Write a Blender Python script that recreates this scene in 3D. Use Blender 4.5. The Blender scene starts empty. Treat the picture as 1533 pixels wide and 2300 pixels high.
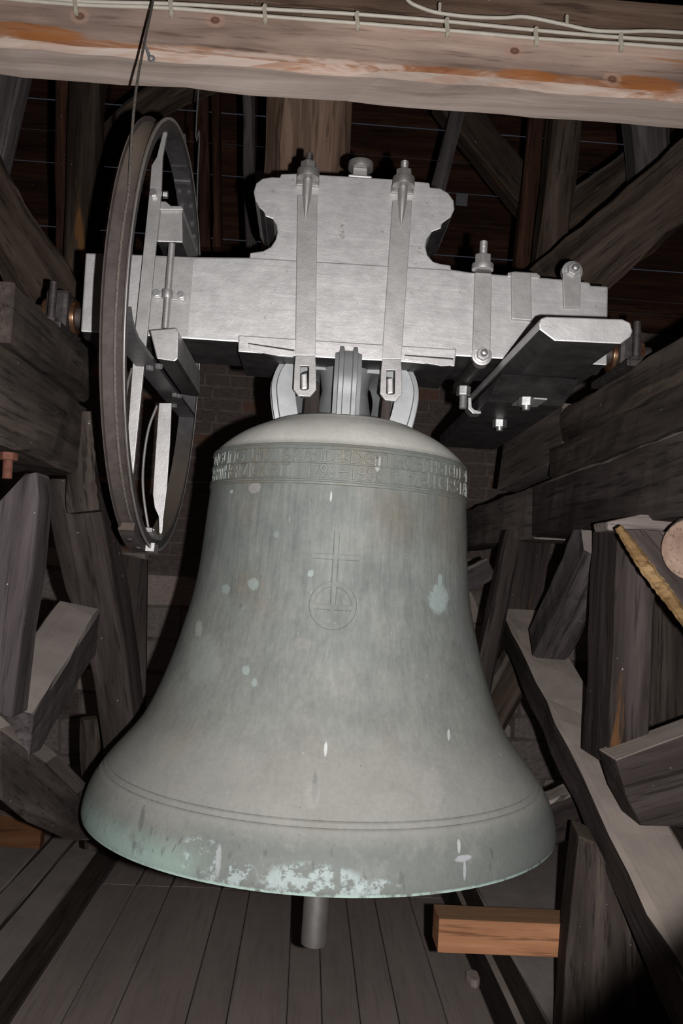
import bpy, bmesh, math, random
from mathutils import Vector, Matrix, Quaternion, noise as mnoise

random.seed(7)
scene = bpy.context.scene
COL = scene.collection

# ------------------------------------------------------------------ camera
W_PX, H_PX, F_PX, EYE = 1533.0, 2300.0, 1900.0, 1.45
_ps, _ph, _ro = (math.radians(a) for a in (2.05, 4.04, 3.4))
FWD = Vector((math.sin(_ps)*math.cos(_ph), math.cos(_ps)*math.cos(_ph), math.sin(_ph)))
_r0 = Vector((math.cos(_ps), -math.sin(_ps), 0)); _u0 = _r0.cross(FWD)
RIGHT = _r0*math.cos(_ro) + _u0*math.sin(_ro)
UP = _u0*math.cos(_ro) - _r0*math.sin(_ro)
EYE_P = Vector((0, 0, EYE))
cam = bpy.data.cameras.new('camera'); cam_o = bpy.data.objects.new('camera', cam); COL.objects.link(cam_o)
cam.sensor_fit = 'VERTICAL'; cam.sensor_height = 36.0; cam.lens = F_PX/H_PX*36.0
cam.clip_start = 0.02; cam.clip_end = 50
cam_o.matrix_world = Matrix(((RIGHT.x, UP.x, -FWD.x, EYE_P.x), (RIGHT.y, UP.y, -FWD.y, EYE_P.y),
                             (RIGHT.z, UP.z, -FWD.z, EYE_P.z), (0, 0, 0, 1)))
scene.camera = cam_o

# ------------------------------------------------------------------ world, light, exposure
world = bpy.data.worlds.new('world'); scene.world = world; world.use_nodes = True
world.node_tree.nodes['Background'].inputs[0].default_value = (0.55, 0.65, 0.85, 1)
world.node_tree.nodes['Background'].inputs[1].default_value = 0.045
flash = bpy.data.lights.new('camera_flash', 'AREA'); flash.shape = 'RECTANGLE'
flash.size = 0.014; flash.size_y = 0.020; flash.energy = 58.0; flash.color = (1.0, 0.975, 0.958)
flash_o = bpy.data.objects.new('camera_flash', flash); COL.objects.link(flash_o)
fp = EYE_P + RIGHT*0.075 - UP*0.022 + FWD*0.03
fdir = (FWD + UP*0.10 - RIGHT*0.03).normalized()
flash_o.matrix_world = Matrix.Translation(fp) @ (-fdir).to_track_quat('Z', 'Y').to_matrix().to_4x4()
vs = scene.view_settings
vs.view_transform = 'Standard'; vs.look = 'None'; vs.gamma = 1.0; vs.use_curve_mapping = False; vs.exposure = 0.0

# ------------------------------------------------------------------ where a photographed point stands
def ray(x, y): return FWD + RIGHT*((x-766.5)/F_PX) - UP*((y-1150.0)/F_PX)
def A(x, y, Y):
    d = ray(x, y); return EYE_P + d*(Y/d.y)
def AX(x, y, X):
    d = ray(x, y); return EYE_P + d*(X/d.x)
def AZ(x, y, z):
    d = ray(x, y); return EYE_P + d*((z-EYE)/d.z)
V = Vector

# ------------------------------------------------------------------ material helpers
class NT:
    def __init__(s, name):
        s.m = bpy.data.materials.new(name); s.m.use_nodes = True
        s.t = s.m.node_tree; s.t.nodes.clear()
        s.out = s.n('ShaderNodeOutputMaterial'); s.b = s.n('ShaderNodeBsdfPrincipled')
        s.l(s.b.outputs[0], s.out.inputs[0])
        s.tc = s.n('ShaderNodeTexCoord'); s.oi = s.n('ShaderNodeObjectInfo')
        s.geo = s.n('ShaderNodeNewGeometry')
    def n(s, t): return s.t.nodes.new(t)
    def l(s, a, b): s.t.links.new(a, b)
    def put(s, sock, v):
        if hasattr(v, 'links') or isinstance(v, bpy.types.NodeSocket): s.l(v, sock)
        else: sock.default_value = v
    def math(s, op, a, b=0.0, clamp=False):
        n = s.n('ShaderNodeMath'); n.operation = op; n.use_clamp = clamp
        s.put(n.inputs[0], a); s.put(n.inputs[1], b); return n.outputs[0]
    def vmath(s, op, a, b=None):
        n = s.n('ShaderNodeVectorMath'); n.operation = op
        s.put(n.inputs[0], a)
        if b is not None: s.put(n.inputs[1], b)
        return n.outputs['Value'] if op in ('DISTANCE', 'LENGTH', 'DOT_PRODUCT') else n.outputs[0]
    def coords(s, sc, rnd=True, src='Object'):
        v = s.tc.outputs[src]
        if rnd:
            c = s.n('ShaderNodeCombineXYZ')
            k = s.math('MULTIPLY', s.oi.outputs['Random'], 37.0)
            for i in range(3): s.l(k, c.inputs[i])
            v = s.vmath('ADD', v, c.outputs[0])
        return s.vmath('MULTIPLY', v, sc)
    def noise(s, vec, scale=1.0, detail=5.0, rough=0.6, dist=0.0):
        n = s.n('ShaderNodeTexNoise'); s.l(vec, n.inputs['Vector'])
        n.inputs['Scale'].default_value = scale; n.inputs['Detail'].default_value = detail
        n.inputs['Roughness'].default_value = rough; n.inputs['Distortion'].default_value = dist
        return n.outputs[0]
    def ramp(s, fac, stops):
        n = s.n('ShaderNodeValToRGB'); s.l(fac, n.inputs[0]); e = n.color_ramp.elements
        while len(e) > 1: e.remove(e[-1])
        e[0].position = stops[0][0]; e[0].color = (*stops[0][1], 1)
        for p, c in stops[1:]:
            q = e.new(p); q.color = (*c, 1)
        return n.outputs[0]
    def step(s, v, lo, hi):
        n = s.n('ShaderNodeMapRange'); n.interpolation_type = 'SMOOTHSTEP'
        s.put(n.inputs[0], v); n.inputs[1].default_value = lo; n.inputs[2].default_value = hi
        n.inputs[3].default_value = 0; n.inputs[4].default_value = 1; return n.outputs[0]
    def mix(s, fac, a, b, mode='MIX'):
        n = s.n('ShaderNodeMix'); n.data_type = 'RGBA'; n.blend_type = mode
        s.put(n.inputs[0], fac)
        s.put(n.inputs[6], a if not isinstance(a, tuple) else (*a, 1))
        s.put(n.inputs[7], b if not isinstance(b, tuple) else (*b, 1)); return n.outputs[2]
    def bump(s, h, strength=0.4, dist=0.003, prev=None):
        n = s.n('ShaderNodeBump'); n.inputs['Strength'].default_value = strength
        n.inputs['Distance'].default_value = dist; s.l(h, n.inputs['Height'])
        if prev is not None: s.l(prev, n.inputs['Normal'])
        return n.outputs[0]
    def fin(s, col, rough=0.7, metal=0.0, normal=None, spec=0.3):
        s.put(s.b.inputs['Base Color'], col if not isinstance(col, tuple) else (*col, 1))
        s.put(s.b.inputs['Roughness'], rough); s.put(s.b.inputs['Metallic'], metal)
        s.b.inputs['Specular IOR Level'].default_value = spec
        if normal is not None: s.l(normal, s.b.inputs['Normal'])
        return s.m
    def nz(s):
        n = s.n('ShaderNodeSeparateXYZ'); s.l(s.geo.outputs['Normal'], n.inputs[0]); return n.outputs[2]

def wood(name, dark, mid, light, dust=(0.19, 0.165, 0.15), dust_amt=0.8, patch=None, patch_lo=0.62, rough=0.85, pale=None):
    k = NT(name)
    v1 = k.coords((1.3, 16, 16)); n1 = k.noise(v1, 1.0, 7, 0.65, 0.4)
    n2 = k.noise(k.coords((0.9, 3.2, 3.2)), 1.0, 3, 0.5)
    n3 = k.noise(k.coords((4, 75, 75)), 1.0, 3, 0.6)
    c = k.ramp(n1, [(0.28, dark), (0.52, mid), (0.76, light)])
    c = k.mix(k.math('MULTIPLY', k.step(n3, 0.47, 0.33), 0.6), c, tuple(x*0.35 for x in dark))
    c = k.mix(0.75, c, k.ramp(n2, [(0.3, (0.45, 0.43, 0.42)), (0.7, (1.35, 1.33, 1.3))]), 'MULTIPLY')
    if patch:
        n4 = k.noise(k.coords((1.6, 9, 9)), 1.0, 4, 0.6, 0.6)
        c = k.mix(k.step(n4, patch_lo, patch_lo+0.07), c, patch)
    if pale:
        n5 = k.noise(k.coords((1.1, 7, 7)), 1.3, 5, 0.65, 0.8)
        c = k.mix(k.math('MULTIPLY', k.step(n5, 0.58, 0.70), 0.75), c, pale)
    nd = k.noise(k.coords((9, 9, 9)), 1.0, 4, 0.6)
    du = k.math('MULTIPLY', k.step(k.nz(), 0.25, 0.75), k.math('MULTIPLY', k.math('ADD', k.math('MULTIPLY', nd, 0.7), 0.55, True), dust_amt))
    c = k.mix(du, c, dust)
    sp = k.noise(k.coords((1, 1, 1)), 95.0, 1, 0.4)
    c = k.mix(k.math('MULTIPLY', k.step(sp, 0.79, 0.82), 0.6), c, (0.42, 0.40, 0.38))
    b = k.bump(n3, 0.35, 0.003); b = k.bump(n1, 0.6, 0.006, b)
    return k.fin(c, rough, 0.0, b, 0.15)

def silver(name, base=(0.565, 0.552, 0.552), grain=False, dirt=0.5, rough=0.52, metal=0.72, rust=0.35, bumpy=1.0):
    k = NT(name)
    nf = k.noise(k.coords((1, 1, 1)), 260.0, 3, 0.6)
    nb = k.noise(k.coords((1, 1, 1)), 22.0, 4, 0.6)
    streak = k.noise(k.coords((34, 34, 9) if not grain else (30, 30, 8)), 1.0, 4, 0.62)
    c = k.ramp(nb, [(0.3, tuple(x*0.84 for x in base)), (0.7, tuple(x*1.08 for x in base))])
    c = k.mix(k.math('MULTIPLY', k.step(streak, 0.655, 0.74), dirt), c, (0.20, 0.17, 0.14))
    nr = k.noise(k.coords((1, 1, 1)), 14.0, 6, 0.7)
    c = k.mix(k.math('MULTIPLY', k.step(nr, 0.68, 0.76), rust), c, (0.17, 0.10, 0.065))
    c = k.mix(k.math('MULTIPLY', k.step(k.nz(), 0.5, 0.9), 0.55), c, (0.21, 0.18, 0.16))
    b = k.bump(nf, 0.17*bumpy, 0.0012)
    if grain:
        g = k.noise(k.coords((5, 40, 26)), 1.0, 4, 0.55, 0.6)
        crk = k.noise(k.coords((2.6, 40, 19)), 1.0, 3, 0.5, 0.8)
        c = k.mix(k.math('MULTIPLY', k.step(crk, 0.70, 0.74), 0.45), c, (0.24, 0.225, 0.22))
        b = k.bump(g, 0.12, 0.004, b); b = k.bump(k.step(crk, 0.66, 0.74), -0.5, 0.003, b); b = k.bump(nb, 0.22, 0.004, b)
    else:
        b = k.bump(nb, 0.25*min(1.0, bumpy), 0.003, b)
    mk_ = k.noise(k.coords((60, 60, 7)), 1.0, 3, 0.55)
    c = k.mix(k.math('MULTIPLY', k.step(mk_, 0.685, 0.74), dirt), c, (0.23, 0.20, 0.17))
    return k.fin(c, rough, metal, b, 0.5)

def plain(name, c0, c1, scale=20.0, rough=0.6, metal=0.0, bump=0.3, dust=None, spec=0.4):
    k = NT(name)
    n = k.noise(k.coords((1, 1, 1)), scale, 6, 0.65)
    c = k.ramp(n, [(0.32, c0), (0.68, c1)])
    if dust: c = k.mix(k.math('MULTIPLY', k.step(k.nz(), 0.2, 0.7), 0.8), c, dust)
    return k.fin(c, rough, metal, k.bump(n, bump, 0.003), spec)

M = {}
M['oak_dark'] = wood('oak_dark', (0.016, 0.012, 0.011), (0.042, 0.033, 0.031), (0.085, 0.069, 0.068), dust=(0.35, 0.295, 0.26), dust_amt=1.0, patch=(0.11, 0.052, 0.022), patch_lo=0.66)
M['oak_oily'] = wood('oak_oily', (0.018, 0.014, 0.012), (0.056, 0.044, 0.039), (0.115, 0.093, 0.080), dust=(0.16, 0.125, 0.095), pale=(0.105, 0.078, 0.060))
M['sill_wood'] = wood('sill_wood', (0.03, 0.022, 0.018), (0.065, 0.050, 0.043), (0.11, 0.09, 0.08), dust=(0.30, 0.262, 0.246), dust_amt=1.0)
M['oak_pale'] = wood('oak_pale', (0.075, 0.061, 0.056), (0.15, 0.125, 0.117), (0.23, 0.20, 0.19), dust=(0.28, 0.235, 0.205))
M['cut_wood'] = wood('cut_wood', (0.16, 0.10, 0.075), (0.26, 0.18, 0.14), (0.34, 0.255, 0.205))
M['oak_grey'] = wood('oak_grey', (0.032, 0.025, 0.025), (0.080, 0.067, 0.069), (0.150, 0.130, 0.138), dust=(0.28, 0.24, 0.215), patch=(0.15, 0.078, 0.04), patch_lo=0.71)
M['oak_warm'] = wood('oak_warm', (0.055, 0.034, 0.024), (0.15, 0.098, 0.072), (0.27, 0.195, 0.155), patch=(0.25, 0.11, 0.04), patch_lo=0.66)
M['oak_brown'] = wood('oak_brown', (0.017, 0.011, 0.008), (0.052, 0.037, 0.028), (0.11, 0.083, 0.068), patch=(0.13, 0.062, 0.022), patch_lo=0.65)
M['roof_wood'] = wood('roof_wood', (0.014, 0.006, 0.004), (0.050, 0.022, 0.014), (0.098, 0.044, 0.028))
M['floor_wood'] = wood('floor_wood', (0.17, 0.138, 0.128), (0.25, 0.206, 0.193), (0.32, 0.268, 0.252), dust=(0.305, 0.254, 0.234), dust_amt=0.7, rough=0.95)
M['fresh_wood'] = wood('fresh_wood', (0.24, 0.105, 0.055), (0.40, 0.19, 0.10), (0.50, 0.265, 0.15), dust=(0.21, 0.125, 0.07), dust_amt=0.9)
M['orange_wood'] = wood('orange_wood', (0.04, 0.015, 0.007), (0.085, 0.036, 0.016), (0.13, 0.062, 0.028))
M['bark'] = wood('bark', (0.075, 0.040, 0.016), (0.17, 0.105, 0.048), (0.29, 0.20, 0.11), dust_amt=0.0)
M['silver_wood'] = silver('silver_wood', grain=True)
M['silver_metal'] = silver('silver_metal', base=(0.47, 0.456, 0.452), rough=0.50, metal=0.75, dirt=0.35, bumpy=1.1)
M['silver_clean'] = silver('silver_clean', base=(0.60, 0.60, 0.60), rough=0.38, metal=0.9, dirt=0.1, rust=0.05)
M['silver_bronze'] = silver('silver_bronze', base=(0.33, 0.343, 0.347), rough=0.42, metal=0.5, dirt=0.25, rust=0.0, bumpy=0.25)
M['silver_dull'] = silver('silver_dull', base=(0.30, 0.285, 0.275), rough=0.5, metal=0.75, dirt=0.4, bumpy=1.5)
M['near_black'] = plain('near_black', (0.012, 0.011, 0.011), (0.040, 0.037, 0.037), 18, 0.6, 0.0, 0.5)
M['rim_brown'] = plain('rim_brown', (0.036, 0.027, 0.025), (0.066, 0.052, 0.048), 30, 0.8, 0.0, 0.25, dust=(0.17, 0.128, 0.10))
M['rim_grey'] = plain('rim_grey', (0.065, 0.063, 0.066), (0.12, 0.115, 0.118), 25, 0.5, 0.5, 0.2, dust=(0.20, 0.16, 0.125))
M['iron_dark'] = plain('iron_dark', (0.035, 0.030, 0.030), (0.085, 0.072, 0.070), 40, 0.55, 0.5, 0.4)
M['iron_rust'] = plain('iron_rust', (0.085, 0.028, 0.018), (0.19, 0.075, 0.05), 50, 0.8, 0.2, 0.6)
M['brass_oily'] = plain('brass_oily', (0.16, 0.06, 0.03), (0.34, 0.21, 0.13), 30, 0.3, 0.8, 0.2)
M['cable_grey'] = plain('cable_grey', (0.46, 0.42, 0.36), (0.56, 0.52, 0.45), 30, 0.5, 0.0, 0.05)
M['clip_grey'] = plain('clip_grey', (0.36, 0.32, 0.26), (0.46, 0.42, 0.34), 60, 0.5, 0.0, 0.1)
M['rope_brown'] = plain('rope_brown', (0.055, 0.045, 0.038), (0.14, 0.12, 0.105), 180, 0.8, 0.0, 0.6)
M['thin_wire'] = plain('thin_wire', (0.10, 0.10, 0.10), (0.18, 0.18, 0.18), 90, 0.6, 0.3, 0.1)
M['zinc'] = plain('zinc', (0.26, 0.27, 0.30), (0.40, 0.41, 0.44), 60, 0.4, 0.6, 0.2)
M['mortar'] = plain('mortar', (0.09, 0.072, 0.063), (0.20, 0.165, 0.148), 12, 0.95, 0.0, 0.8)
M['brick_dark'] = plain('brick_dark', (0.065, 0.048, 0.044), (0.15, 0.112, 0.102), 9, 0.9, 0.0, 0.7)
M['brick_red'] = plain('brick_red', (0.11, 0.058, 0.042), (0.185, 0.10, 0.072), 12, 0.9, 0.0, 0.7)
M['brick_orange'] = plain('brick_orange', (0.20, 0.085, 0.036), (0.30, 0.135, 0.06), 14, 0.9, 0.0, 0.6)
M['stone_grey'] = plain('stone_grey', (0.16, 0.135, 0.126), (0.30, 0.255, 0.238), 11, 0.95, 0.0, 0.9)
M['stone_pink'] = plain('stone_pink', (0.28, 0.225, 0.20), (0.43, 0.355, 0.32), 13, 0.95, 0.0, 0.9)
M['dirt_floor'] = plain('dirt_floor', (0.06, 0.05, 0.046), (0.11, 0.095, 0.088), 15, 0.95, 0.0, 0.5)
M['droppings'] = plain('droppings', (0.02, 0.012, 0.012), (0.05, 0.03, 0.03), 90, 0.7, 0.0, 0.5)

# ------------------------------------------------------------------ object helpers
WM = {}
def link(o, parent, frame):
    COL.objects.link(o); WM[o.name] = frame
    if parent is not None:
        o.parent = parent; o.matrix_local = WM[parent.name].inverted() @ frame
    else: o.matrix_world = frame
    return o

def frame_for(pts, axis=None, side=None):
    c = V((0, 0, 0))
    for p in pts: c += p
    c /= max(1, len(pts))
    if axis is None: return Matrix.Translation(c)
    x = V(axis).normalized()
    s = V(side) if side is not None else (V((0, 0, 1)) if abs(x.z) < 0.8 else V((0, 1, 0)))
    y = s - x*s.dot(x); y.normalize(); z = x.cross(y)
    m = Matrix((x, y, z)).transposed().to_4x4(); m.translation = c
    return m

def mk(name, verts, faces, mat, parent=None, axis=None, frame=None, bevel=0.0, segs=2, smooth=False, side=None):
    verts = [V(v) for v in verts]
    fr = frame if frame is not None else frame_for(verts, axis, side)
    inv = fr.inverted()
    me = bpy.data.meshes.new(name)
    me.from_pydata([tuple(inv @ v) for v in verts], [], [tuple(f) for f in faces])
    bm = bmesh.new(); bm.from_mesh(me)
    bmesh.ops.remove_doubles(bm, verts=bm.verts, dist=1e-6)
    bmesh.ops.recalc_face_normals(bm, faces=bm.faces)
    if bevel:
        es = [e for e in bm.edges if len(e.link_faces) == 2 and e.calc_face_angle(0) > 0.5]
        bmesh.ops.bevel(bm, geom=es, offset=bevel, segments=segs, profile=0.6, affect='EDGES', clamp_overlap=True)
    bm.to_mesh(me); bm.free()
    if smooth:
        for p in me.polygons: p.use_smooth = True
        try: me.set_sharp_from_angle(angle=math.radians(38))
        except Exception: pass
    me.materials.append(mat if not isinstance(mat, str) else M[mat])
    o = bpy.data.objects.new(name, me)
    return link(o, parent, fr)

def dark_below(o):  # downward-facing faces get the near-black second material
    me = o.data; me.materials.append(M['near_black']); rot = WM[o.name].to_3x3()
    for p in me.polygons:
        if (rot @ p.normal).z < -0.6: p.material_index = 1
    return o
def tag(o, label, cat, group=None, kind=None):
    o['label'] = label; o['category'] = cat
    if group: o['group'] = group
    o['kind'] = kind or 'thing'
    return o
def struct(o, label):
    o['label'] = label; o['category'] = o.name.split('.')[0].split('_')[0]; o['kind'] = 'structure'; return o
def thing(name, label, cat, loc, group=None):
    o = bpy.data.objects.new(name, None); o.empty_display_size = 0.05
    link(o, None, Matrix.Translation(V(loc))); return tag(o, label, cat, group)

def prism(name, pts, vec, mat, parent=None, axis=None, bevel=0.004, segs=2, pts2=None):
    pts = [V(p) for p in pts]; n = len(pts)
    back = [V(p) for p in pts2] if pts2 else [p + V(vec) for p in pts]
    fs = [list(range(n)), list(range(2*n-1, n-1, -1))] + [[i, (i+1) % n, n+(i+1) % n, n+i] for i in range(n)]
    return mk(name, pts+back, fs, mat, parent, axis, None, bevel, segs)

def box(name, lo, hi, mat, parent=None, axis=(1, 0, 0), bevel=0.004, segs=2):
    x0, y0, z0 = lo; x1, y1, z1 = hi
    return prism(name, [(x0, y0, z0), (x1, y0, z0), (x1, y0, z1), (x0, y0, z1)], (0, y1-y0, 0), mat, parent, axis, bevel, segs)

def timber(name, a, b, w, h, mat, side=(1, 0, 0), jit=0.004, ch=0.012, n=10, parent=None, w2=None, h2=None, bend=0.0):
    """A hewn timber from a to b: w along side, h across it; chamfered, slightly wavy."""
    a, b = V(a), V(b); d = (b-a); L = d.length; d.normalize()
    s = V(side); s = s - d*s.dot(d); s.normalize(); u = d.cross(s)
    w2 = w if w2 is None else w2; h2 = h if h2 is None else h2
    rnd = random.Random(sum(map(ord, name)) % 999 + int(abs(a.x*1000)+abs(a.z*777)+abs(b.y*333)))
    off = rnd.random()*50
    vs_, fs = [], []
    for i in range(n+1):
        t = i/n; c = a + d*(L*t) + u*(bend*math.sin(math.pi*t))
        ww, hh = (w+(w2-w)*t)/2, (h+(h2-h)*t)/2
        ring = [(ww-ch, hh), (ww, hh-ch), (ww, -hh+ch), (ww-ch, -hh), (-ww+ch, -hh), (-ww, -hh+ch), (-ww, hh-ch), (-ww+ch, hh)]
        for j, (p, q) in enumerate(ring):
            jx = mnoise.noise(V((t*L*5+off, j*1.7, 0)))*jit*1.6 + rnd.uniform(-1, 1)*jit*0.35
            jy = mnoise.noise(V((t*L*5+off, j*1.7, 9)))*jit*1.6 + rnd.uniform(-1, 1)*jit*0.35
            vs_.append(c + s*(p+jx) + u*(q+jy))
    for i in range(n):
        for j in range(8):
            fs.append([i*8+j, i*8+(j+1) % 8, (i+1)*8+(j+1) % 8, (i+1)*8+j])
    fs.append(list(range(7, -1, -1))); fs.append([n*8+j for j in range(8)])
    return mk(name, vs_, fs, mat, parent, d, side=s)

def cyl(name, a, b, r, mat, parent=None, n=16, r2=None, bevel=0.0, smooth=True, hexagon=False, twist=0.0):
    a, b = V(a), V(b); d = (b-a).normalized()
    s = (V((1, 0, 0)) if abs(d.x) < 0.8 else V((0, 1, 0))); s = (s - d*s.dot(d)).normalized(); u = d.cross(s)
    if hexagon: n = 6
    r2 = r if r2 is None else r2
    vs_ = []
    for c, rr in ((a, r), (b, r2)):
        for i in range(n):
            t = 2*math.pi*i/n + twist
            vs_.append(c + s*(rr*math.cos(t)) + u*(rr*math.sin(t)))
    fs = [[i, (i+1) % n, n+(i+1) % n, n+i] for i in range(n)] + [list(range(n-1, -1, -1)), list(range(n, 2*n))]
    return mk(name, vs_, fs, mat, parent, d, None, bevel, 2, smooth and not hexagon)

def hexnut(name, c, axis, r, h, mat, parent, twist=0.3):
    c = V(c); ax = V(axis).normalized()
    return cyl(name, c, c+ax*h, r, mat, parent, hexagon=True, bevel=r*0.10, twist=twist)

def thread(name, a, b, r, mat, parent):
    """threaded bolt end: a lathe with rings"""
    a, b = V(a), V(b); L = (b-a).length; d = (b-a).normalized()
    k = max(3, int(L/0.0035)); prof = []
    for i in range(k):
        z = L*i/k; prof += [(r*0.88, z), (r, z+L/k*0.5)]
    prof += [(r*0.85, L), (r*0.6, L+r*0.12)]
    return lathe(name, prof, a, d, mat, parent, 14, cap=True)

def lathe(name, prof, base, axis, mat, parent=None, n=48, cap=False, frame=None, smooth=True):
    base = V(base); d = V(axis).normalized()
    s = (V((1, 0, 0)) if abs(d.x) < 0.8 else V((0, 1, 0))); s = (s - d*s.dot(d)).normalized(); u = d.cross(s)
    vs_, fs = [], []
    for r, z in prof:
        for i in range(n):
            t = 2*math.pi*i/n
            vs_.append(base + d*z + s*(r*math.cos(t)) + u*(r*math.sin(t)))
    for k in range(len(prof)-1):
        for i in range(n):
            fs.append([k*n+i, k*n+(i+1) % n, (k+1)*n+(i+1) % n, (k+1)*n+i])
    if cap: fs += [list(range(n-1, -1, -1)), [(len(prof)-1)*n+i for i in range(n)]]
    return mk(name, vs_, fs, mat, parent, None, frame if frame is not None else frame_for([base], d), 0, 2, smooth)

def catmull(pts, k=8):
    pts = [V(p) for p in pts]; q = [pts[0]*2-pts[1]] + pts + [pts[-1]*2-pts[-2]]; out = []
    for i in range(1, len(q)-2):
        p0, p1, p2, p3 = q[i-1:i+3]
        for j in range(k):
            t = j/k
            out.append(0.5*((2*p1)+(p2-p0)*t+(2*p0-5*p1+4*p2-p3)*t*t+(3*p1-p0-3*p2+p3)*t*t*t))
    out.append(pts[-1]); return out

def sweep(name, path, prof, mat, parent=None, ref=(0, 0, 1), smooth=True, close=True, frame=None, radii=None):
    """prof: list of (a,b): a along ref-side, b along normal."""
    path = [V(p) for p in path]; m = len(prof); vs_, fs = [], []
    for i, p in enumerate(path):
        t = (path[min(i+1, len(path)-1)] - path[max(i-1, 0)]).normalized()
        s = V(ref) - t*V(ref).dot(t); s.normalize(); u = t.cross(s)
        k = radii[i] if radii else 1.0
        for a, b in prof: vs_.append(p + s*(a*k) + u*(b*k))
    for i in range(len(path)-1):
        for j in range(m):
            fs.append([i*m+j, i*m+(j+1) % m, (i+1)*m+(j+1) % m, (i+1)*m+j])
    if close: fs += [list(range(m-1, -1, -1)), [(len(path)-1)*m+j for j in range(m)]]
    return mk(name, vs_, fs, mat, parent, None, frame, 0, 2, smooth)
def circ(r, n=10): return [(r*math.cos(2*math.pi*i/n), r*math.sin(2*math.pi*i/n)) for i in range(n)]
def tube(name, path, r, mat, parent=None, n=10, ref=(0, 1, 0.13)): return sweep(name, path, circ(r, n), mat, parent, ref)

def holed_plate(name, outer, inner, vec, mat, parent):
    n = len(outer); o = [V(p) for p in outer]; i_ = [V(p) for p in inner]; v = V(vec)
    vs_ = o + i_ + [p+v for p in o] + [p+v for p in i_]; fs = []
    for k in range(n):
        l = (k+1) % n
        fs += [[k, l, n+l, n+k], [2*n+k, 3*n+k, 3*n+l, 2*n+l], [k, 2*n+k, 2*n+l, l], [n+k, n+l, 3*n+l, 3*n+k]]
    return mk(name, vs_, fs, mat, parent, (0, 0, 1), None, 0.0015, 2)

# ================================================================== THE SETTING
YB = 5.40      # masonry face at the far end
# floor: dark bed + boards running away from the camera
fl = box('floor', (-2.5, -1.4, -0.12), (2.7, 5.9, -0.03), 'dirt_floor', bevel=0)
struct(fl, 'dusty grey board floor of the belfry below the bell')
seams = [-0.835, -0.68, -0.526, -0.298, -0.17, 0.022, 0.137, 0.262, 0.39, 0.55, 0.705]
for i in range(len(seams)-1):
    x0, x1 = seams[i]+0.0014, seams[i+1]-0.0014
    g = random.uniform(-0.002, 0.002); y1 = 3.93+random.uniform(-0.01, 0.02)
    box('plank', (x0, -1.3, -0.03), (x1, y1, g), 'floor_wood', fl, (0, 1, 0), 0.003, 1)
    box('plank', (x0+0.004, y1+0.006, -0.03), (x1-0.002, 5.38, g-0.002), 'floor_wood', fl, (0, 1, 0), 0.003, 1)
for x0, x1 in ((-1.9, -1.62), (-2.2, -1.91), (1.31, 1.6), (1.61, 1.9), (1.91, 2.4)):
    box('plank', (x0, -1.3, -0.03), (x1-0.006, 5.38, 0.0), 'floor_wood', fl, (0, 1, 0), 0.003, 1)

# far wall: rubble stone below, brick above
wb = box('wall_back', (-2.5, YB-0.018, -0.1), (2.7, YB+0.45, 3.22), 'mortar', bevel=0)
struct(wb, 'old masonry wall of stone and brick behind the bell')
brick_me = []
for k in range(6):
    bm = bmesh.new(); bmesh.ops.create_cube(bm, size=1.0)
    bmesh.ops.bevel(bm, geom=bm.edges[:], offset=0.045, segments=1, affect='EDGES')
    for v in bm.verts:
        v.co += V((random.uniform(-.03, .03), random.uniform(-.05, .05), random.uniform(-.05, .05)))
    me = bpy.data.meshes.new('brick'); bm.to_mesh(me); bm.free(); brick_me.append(me)
brick_m = {}
for k in range(6):
    for mn in ('brick_dark', 'brick_red', 'brick_orange', 'stone_grey', 'stone_pink'):
        q = brick_me[k].copy(); q.materials.append(M[mn]); brick_m[(k, mn)] = q
def brick(nm, x, z, w, h, mn):
    o = bpy.data.objects.new(nm, brick_m[(random.randrange(6), mn)])
    fr = Matrix.Translation((x, YB+random.uniform(-.005, .006), z+random.uniform(-.004, .004))) @ Matrix.Rotation(random.uniform(-.03, .03), 4, 'Y') @ Matrix.Diagonal((w, 0.05, h, 1))
    link(o, wb, fr)
z = 1.50
while z < 3.10:
    x = -1.60 + random.uniform(0, .12)
    h = 0.066
    while x < 1.50:
        w = random.choice((0.235, 0.22, 0.115, 0.24, 0.15))
        brick('brick', x+w/2, z+h/2, w, h, random.choices(('brick_dark', 'brick_red', 'brick_orange'), (0.74, 0.21, 0.05))[0])
        x += w+0.012
    z += h+0.012
z = 0.0
while z < 1.46:
    h = min(random.choice((0.13, 0.16, 0.19, 0.22)), 1.49-z); x = -2.1+random.uniform(0, .15)
    while x < 2.0:
        w = random.uniform(0.15, 0.36)
        brick('stone', x+w/2, z+h/2, w, h, random.choices(('stone_grey', 'stone_pink', 'brick_dark'), (0.6, 0.28, 0.12))[0])
        x += w+0.018
    z += h+0.016
# boarding above the masonry, thin gaps between the boards let in the sky
wt = bpy.data.objects.new('wall_boarding', None); link(wt, None, Matrix.Translation((0, 5.62, 3.2)))
struct(wt, 'dark brown horizontal boarding high behind the bell'); wt['category'] = 'wall'
z = 3.205; k = 0
while z < 5.75:
    gap = (0.002, 0.008, 0.001, 0.006, 0.003, 0.009)[k % 6]
    box('board', (-2.5, 5.60, z), (2.7, 5.607, z+0.22-gap), 'roof_wood', wt, (1, 0, 0), 0.002, 1)
    z += 0.22; k += 1
wl = box('wall_left', (-2.62, -1.5, -0.1), (-2.5, 5.9, 5.8), 'mortar', bevel=0); struct(wl, 'dark masonry wall far left of the bell frame')
wr = box('wall_right', (2.7, -1.5, -0.1), (2.82, 5.9, 5.8), 'mortar', bevel=0); struct(wr, 'dark masonry wall far right of the bell frame')
wf = box('wall_front', (-2.62, -1.62, -0.1), (2.82, -1.5, 5.8), 'mortar', bevel=0); struct(wf, 'masonry wall behind the photographer')
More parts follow.
